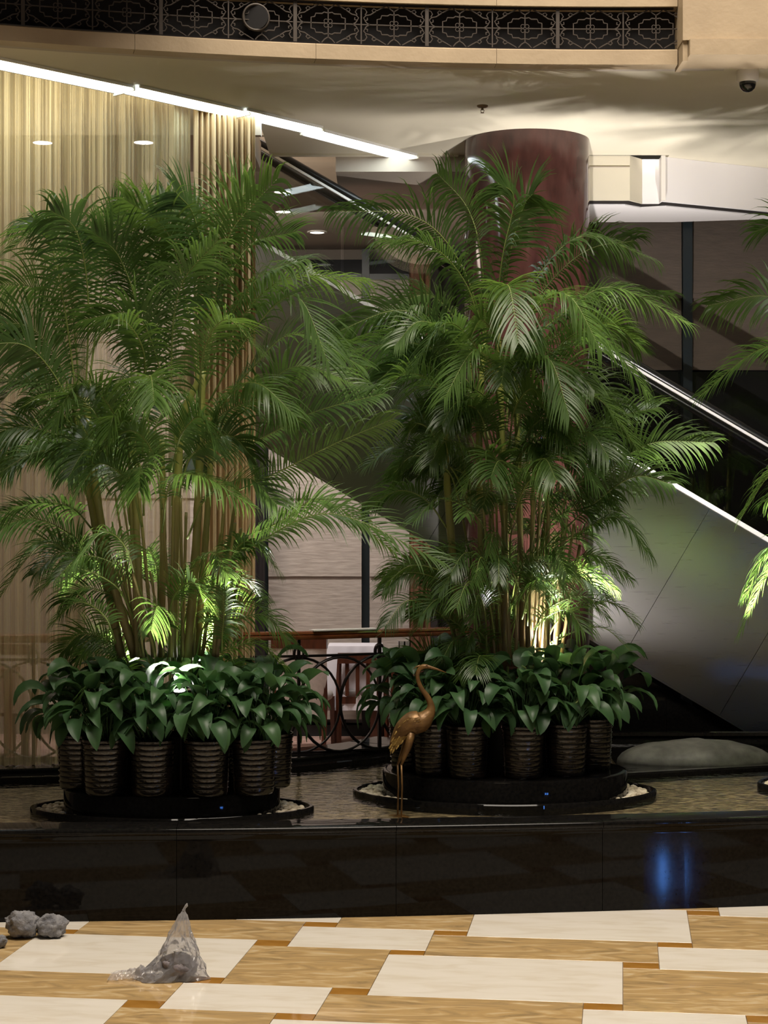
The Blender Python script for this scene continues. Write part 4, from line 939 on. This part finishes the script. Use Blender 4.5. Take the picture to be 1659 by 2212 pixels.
lo = [(172, 9.60, 'peace lily in ribbed brown pot at the far left end of the left planter'), (228, 9.40, 'peace lily in ribbed brown pot, first in the front row of the left planter'),
      (330, 9.37, 'peace lily in ribbed brown pot, second in the front row of the left planter'), (448, 9.37, 'peace lily in ribbed brown pot, third in the front row of the left planter'),
      (548, 9.42, 'peace lily in ribbed brown pot, fourth in the front row of the left planter'), (585, 9.66, 'peace lily in ribbed brown pot at the right end of the left planter'),
      (270, 9.84, 'peace lily behind the left palm stems, left one of two'), (470, 9.85, 'peace lily behind the left palm stems, right one of two')]
for k, (px, Y, lab) in enumerate(lo): lily(px, Y, .545, lab, 40+k, 54)
ro = [(885, 10.24, 'peace lily behind the brass heron, at the left end of the middle planter'), (938, 10.00, 'peace lily in ribbed pot beside the brass heron, front row of the middle planter'),
      (1010, 9.88, 'peace lily in ribbed pot, front of the middle planter, right of the heron'), (1130, 9.87, 'peace lily in ribbed pot at the front of the middle planter below the palm canes'),
      (1222, 9.96, 'peace lily in ribbed pot under the bright spotlight in the middle planter'), (1278, 10.22, 'peace lily at the right end of the middle planter, leaves lit bright green'),
      (1000, 10.50, 'peace lily behind the middle palm stems, left one'), (1175, 10.52, 'peace lily behind the middle palm canes, right one')]
for k, (px, Y, lab) in enumerate(ro): lily(px, Y, .56, lab, 60+k, 52)
# palm tubs in the middle of each planter
def tub(px, Y, z, label):
    x = (px-829.5)*Y/F; t = thing('palm_tub', (x, Y, z), label, 'pot', 'dark tubs holding the palms', world=False)
    MB().lathe([(.15, 0), (.17, .25), (.178, .25), (.178, .28), (.165, .28), (.16, .24)], 28).build('tub', m_blackmatte, t, 'y')
    MB().lathe([(.158, .235), (.05, .245)], 20).build('soil', m_soil, t, 'all')
for px, Y, z, lab in ((350, 9.62, .545, 'dark tub in the left planter hidden among lily pots'), (1090, 10.22, .56, 'dark tub in the middle planter hidden among lily pots'), (1900, 10.45, .56, 'dark tub beyond the right picture edge')): tub(px, Y, z, lab)

# ------------------------------------------------------------------ spotlights among the plants
def spot(px, py, Y, aim, energy, label, ang=70, blend=.5, base=.56):
    p = Py(px, py, Y); t = thing('garden_spotlight', tuple(p), label, 'spotlight', 'spotlights among the plants')
    d = (Vector(aim)-p).normalized()
    m = MB(); m.tube([p-d*.075, p-d*.07, p-d*.012, p], [.018, .026, .030, .033], 16); m.build('housing', m_blackmatte, t, 'y')
    m = MB(); m.tube([p+d*.001, p+d*.004], .028, 16); m.build('lens', m_spot, t)
    m = MB(); m.tube([p-d*.05, (p-d*.05)+Vector((0, .04, -.05)), Vector((p.x, p.y+.04, base))], .007, 8); m.build('stake', m_blackmatte, t)
    lamp('spotlight_beam', 'SPOT', tuple(p+d*.02), tuple(p+d), energy, SPOTC, spot_size=R(ang), spot_blend=blend, shadow_soft_size=.02)
spot(388, 1492, 9.40, (-1.15, 9.0, 3.2), 170, 'small bright spotlight shining out between the left lily leaves', 110, .8)
spot(1197, 1436, 10.12, (.6, 10.3, 3.0), 330, 'bright spotlight at the foot of the middle palm canes', 95, .7)
spot(1236, 1388, 10.30, (2.3, 12.7, 3.5), 520, 'bright spotlight beside a lit lily leaf aimed at the ceiling right of the column', 96, .8)
spot(290, 1425, 9.86, (-1.95, 9.5, 3.0), 300, 'spotlight hidden among the left palm stems, aimed up left', 80, .7)
spot(432, 1425, 9.86, (-.72, 9.65, 2.9), 300, 'spotlight hidden among the left palm stems, aimed up right', 76, .6)
spot(1715, 1440, 10.3, (2.15, 10.5, 3.2), 620, 'spotlight beyond the right picture edge under the far palm', 84, .6)

# ------------------------------------------------------------------ brass heron standing in the pond
def heron():
    Y = 9.62; k = Y/F
    g = lambda px, py, dy=0: Py(px, py, Y+dy)
    base = g(862, 1752)
    t = thing('heron_statue', (base.x, Y, .385), 'brass heron statue standing in the water before the middle planter', 'statue')
    # body and neck: one continuous tapering surface
    pts = [g(845, 1612), g(856, 1592), g(872, 1575), g(892, 1562), g(910, 1558), g(922, 1548), g(930, 1535), g(930, 1520), g(922, 1503), g(911, 1488), g(904, 1472), g(902, 1458), g(906, 1446), g(914, 1440), g(924, 1440)]
    rad = [.012, .027, .052, .064, .058, .041, .027, .018, .015, .0125, .0115, .011, .012, .014, .012]
    P = spl(pts, 60); rr = []
    for i in range(60):
        x = i/59*(len(rad)-1); j = min(int(x), len(rad)-2); rr.append(rad[j]+(rad[j+1]-rad[j])*(x-j))
    MB().tube(P, rr, 14).build('body', m_gold, t, 'all')
    MB().tube([g(920, 1440), g(928, 1441), g(945, 1446), g(964, 1453)], [.012, .009, .006, .0015], 8).build('beak', m_gold, t, 'all')
    MB().tube([g(908, 1438), g(900, 1440), g(892, 1446)], [.007, .004, .001], 6).build('crest', m_gold, t, 'all')
    for s in (-1, 1):
        e = g(921, 1438, s*.010); MB().ball(e, .0035, 8, 6).build('eye', m_void, t)
        # folded wing: rows of overlapping feathers
        wg = MB(); vs = []
        C0 = [g(905, 1550), g(885, 1556), g(866, 1575), g(852, 1600), g(842, 1622)]
        W = [.016, .040, .042, .028, .004]
        for j, (c0, w0) in enumerate(zip(C0, W)):
            dn = Vector((.55, 0, -.83))
            for i in range(5):
                u = -1+i/2; vs.append(c0+dn*(w0*(u*.9+.35))+Vector((0, s*(.046*(1-.25*j)*(1-.35*u*u)+.012), 0)))
        wg.add(vs, [(5*j+i, 5*j+i+1, 5*j+i+6, 5*j+i+5) for j in range(4) for i in range(4)]); wi = wg.build('wing', m_goldw, t, 'all')
        for r_ in range(7):
            for c2 in range(3):
                u = r_/7; x = u*(len(C0)-1.01); j = int(x); b0 = C0[j].lerp(C0[j+1], x-j); w0 = W[j]+(W[j+1]-W[j])*(x-j)
                st = b0+Vector((.55, 0, -.83))*(w0*(c2-.6)*.8)+Vector((0, s*(.058*(1-.2*x)), 0)); di = (C0[min(j+1, 4)]-C0[j]).normalized()
                nn_ = Vector((.8, 0, .55)).normalized(); ln = .030
                m = MB(); m.add([st-nn_*.006, st+nn_*.006, st+di*ln*.7+nn_*.008+Vector((0, s*.004, 0)), st+di*ln+Vector((0, s*.003, 0)), st+di*ln*.7-nn_*.008+Vector((0, s*.004, 0))], [(0, 1, 2, 3, 4)])
                m.build('feather', m_goldw, wi)
        # thigh and leg
        xk, xf = (872, 867) if s < 0 else (866, 856)
        xk, xt = (880, 868) if s < 0 else (868, 858)
        MB().tube([g(888, 1582, s*.025), g(882-(s > 0)*6, 1612, s*.028), g(872-(s > 0)*8, 1640, s*.026), g(867-(s > 0)*8, 1652, s*.025)], [.026, .020, .010, .006], 8).build('thigh', m_gold, t, 'all')
        f0 = g(867-(s > 0)*8, 1650, s*.025); MB().tube([f0, Vector((f0.x+.004, f0.y, f0.z-.12)), Vector((f0.x, f0.y, .392))], [.0055, .0045, .005], 7).build('leg', m_gold, t, 'all')
        for a in (-.6, 0, .6, math.pi):
            MB().tube([(f0.x, f0.y, .391), (f0.x+.045*math.cos(a), f0.y+.045*math.sin(a), .389)], [.005, .002], 5).build('toe', m_gold, t)
    tl = MB(); vs = []
    for j, (px, py) in enumerate(((858, 1585), (850, 1604), (843, 1624))):
        w0 = (.030, .028, .012)[j]
        for i in range(5): vs.append(g(px, py)+Vector((.0, (i-2)*w0*.5, -.008*abs(i-2))))
    tl.add(vs, [(5*j+i, 5*j+i+1, 5*j+i+6, 5*j+i+5) for j in range(2) for i in range(4)]); tl.build('tail', m_goldw, t, 'all')
heron()

# ------------------------------------------------------------------ loose things on the floor
def lump(px, py, rpx, label, seed, sq=.8, top=None):
    b = Pz(px, py, 0); r = rpx*b.y/F; rg = random.Random(seed); m = MB(); sd = rg.random()*40
    def f(v):
        q = v*1.6+Vector((sd, sd*.3, 0)); return 1+.28*noise.noise(q)+.16*noise.noise(q*2.7)+.07*noise.noise(q*6)
    m.ball((b.x, b.y+r*.5, r*sq), (r, r*.8, r*sq*1.05), 40, 26, f)
    m.v = [(x, y, max(z, .0015)) for x, y, z in m.v]
    tag(m.build('grey_wad', m_grey, None, 'all'), label, 'cloth', 'grey fuzzy wads by the pond wall')
lump(44, 2030, 33, 'larger crumpled grey fuzzy wad by the pond wall, middle of three', 1, .92)
lump(108, 2028, 33, 'crumpled grey fuzzy wad by the pond wall, nearest the plastic bag', 2, .72)
lump(-6, 2050, 18, 'small grey fuzzy wad cut off by the left picture edge', 3, .8)
def bag():
    b = Pz(383, 2122, 0); k = b.y/F
    m = MB()
    m.ball((b.x+.0, b.y+.06, .055), (.083, .06, .056), 36, 20, lambda v: 1+.20*noise.noise(v*1.5+Vector((3, 1, 0)))+.10*noise.noise(v*4+Vector((9, 0, 0)))-.25*max(0, v.x)*max(0, v.z))
    m.v = [(x, y, max(z, .002)) for x, y, z in m.v]
    tag(m.build('grey_bundle', m_lump, None, 'all'), 'grey bundle lying inside the clear plastic bag', 'bundle')
    # film: from a wide crumpled base up to a pinched peak
    t = thing('plastic_bag', (b.x-.03, b.y+.05, 0), 'crumpled clear plastic bag standing up to a pinched tip on the marble floor', 'bag')
    m = MB(); n = 56; rows = 22; vs = []; H_ = .285
    for j in range(rows):
        v = j/(rows-1); z = .003+H_*v
        w0 = .115*(1-v)**.85+.006; cx = b.x-.012+.030*v-.0; cy = b.y+.065+.02*v
        for i in range(n):
            q = 2*math.pi*i/n; x, y = math.cos(q), math.sin(q)
            nz = noise.noise(Vector((x*1.6, y*1.6, v*2.5+4)))*.30+noise.noise(Vector((x*4, y*4, v*8)))*.20+noise.noise(Vector((x*9, y*9, v*15)))*.10
            ext = 1+max(0, -x)*.55*(1-v)**3
            rr = w0*(1+nz*min(1, 2*(1-v)+.25))*ext
            vs.append((cx+rr*x, cy+rr*y*.72, max(.003, z+.016*noise.noise(Vector((x*5, y*5, v*9)))*(j > 0)*(v < .95))))
    m.add(vs, [(j*n+i, j*n+(i+1) % n, (j+1)*n+(i+1) % n, (j+1)*n+i) for j in range(rows-1) for i in range(n)])
    m.build('film', m_bag, t)
    # crumpled skirt lying to the left
    m = MB(); vs = []; nu, nv = 34, 16
    for j in range(nv):
        v = j/(nv-1)
        for i in range(nu):
            u = i/(nu-1); x = b.x-.30+.235*u; y = b.y+.0+.15*v+.02*math.sin(u*5)
            h = (.012+.075*u**1.3*math.sin(math.pi*min(1, v*.9+.05)))*(.55+.9*abs(noise.noise(Vector((u*6, v*5, 2))))+.5*noise.noise(Vector((u*14, v*12, 5))))
            vs.append((x+.012*noise.noise(Vector((u*9, v*9, 1))), y+.02*noise.noise(Vector((u*4, v*4, 7))), max(.003, h)))
    m.add(vs, [(j*nu+i, j*nu+i+1, (j+1)*nu+i+1, (j+1)*nu+i) for j in range(nv-1) for i in range(nu-1)])
    m.build('skirt', m_bag, t)
    p = Vector((b.x+.018, b.y+.085, .287)); MB().tube([p, p+Vector((.004, 0, .012)), p+Vector((.012, .003, .022)), p+Vector((.014, .004, .032))], [.008, .005, .007, .002], 7).build('twisted_tip', m_bag, t)
bag()

# ------------------------------------------------------------------ blue light bars far behind the viewer (their mirror image shows in the polished wall)
for x, z0, z1, lab in ((7.88, 2.64, 3.10, 'left slim blue light bar mirrored in the black pond wall'), (8.35, 2.64, 3.14, 'right slim blue light bar mirrored in the black pond wall')):
    t = thing('light_bar', (x, -5, 0), lab, 'light', 'blue light bars across the lobby')
    MB().box(x-.022, x+.022, -5.0, -4.98, z0, z1).build('tube', m_blue, t)
    MB().box(x-.06, x+.06, -5.04, -5.0, z0-.05, z1+.05).build('backplate', m_blackmatte, t)
    MB().lathe([(.15, 0), (.15, .02), (.02, .03), (.02, z0)], 20, (x, -5.03, 0)).build('stand', m_blackmatte, t, 'y')
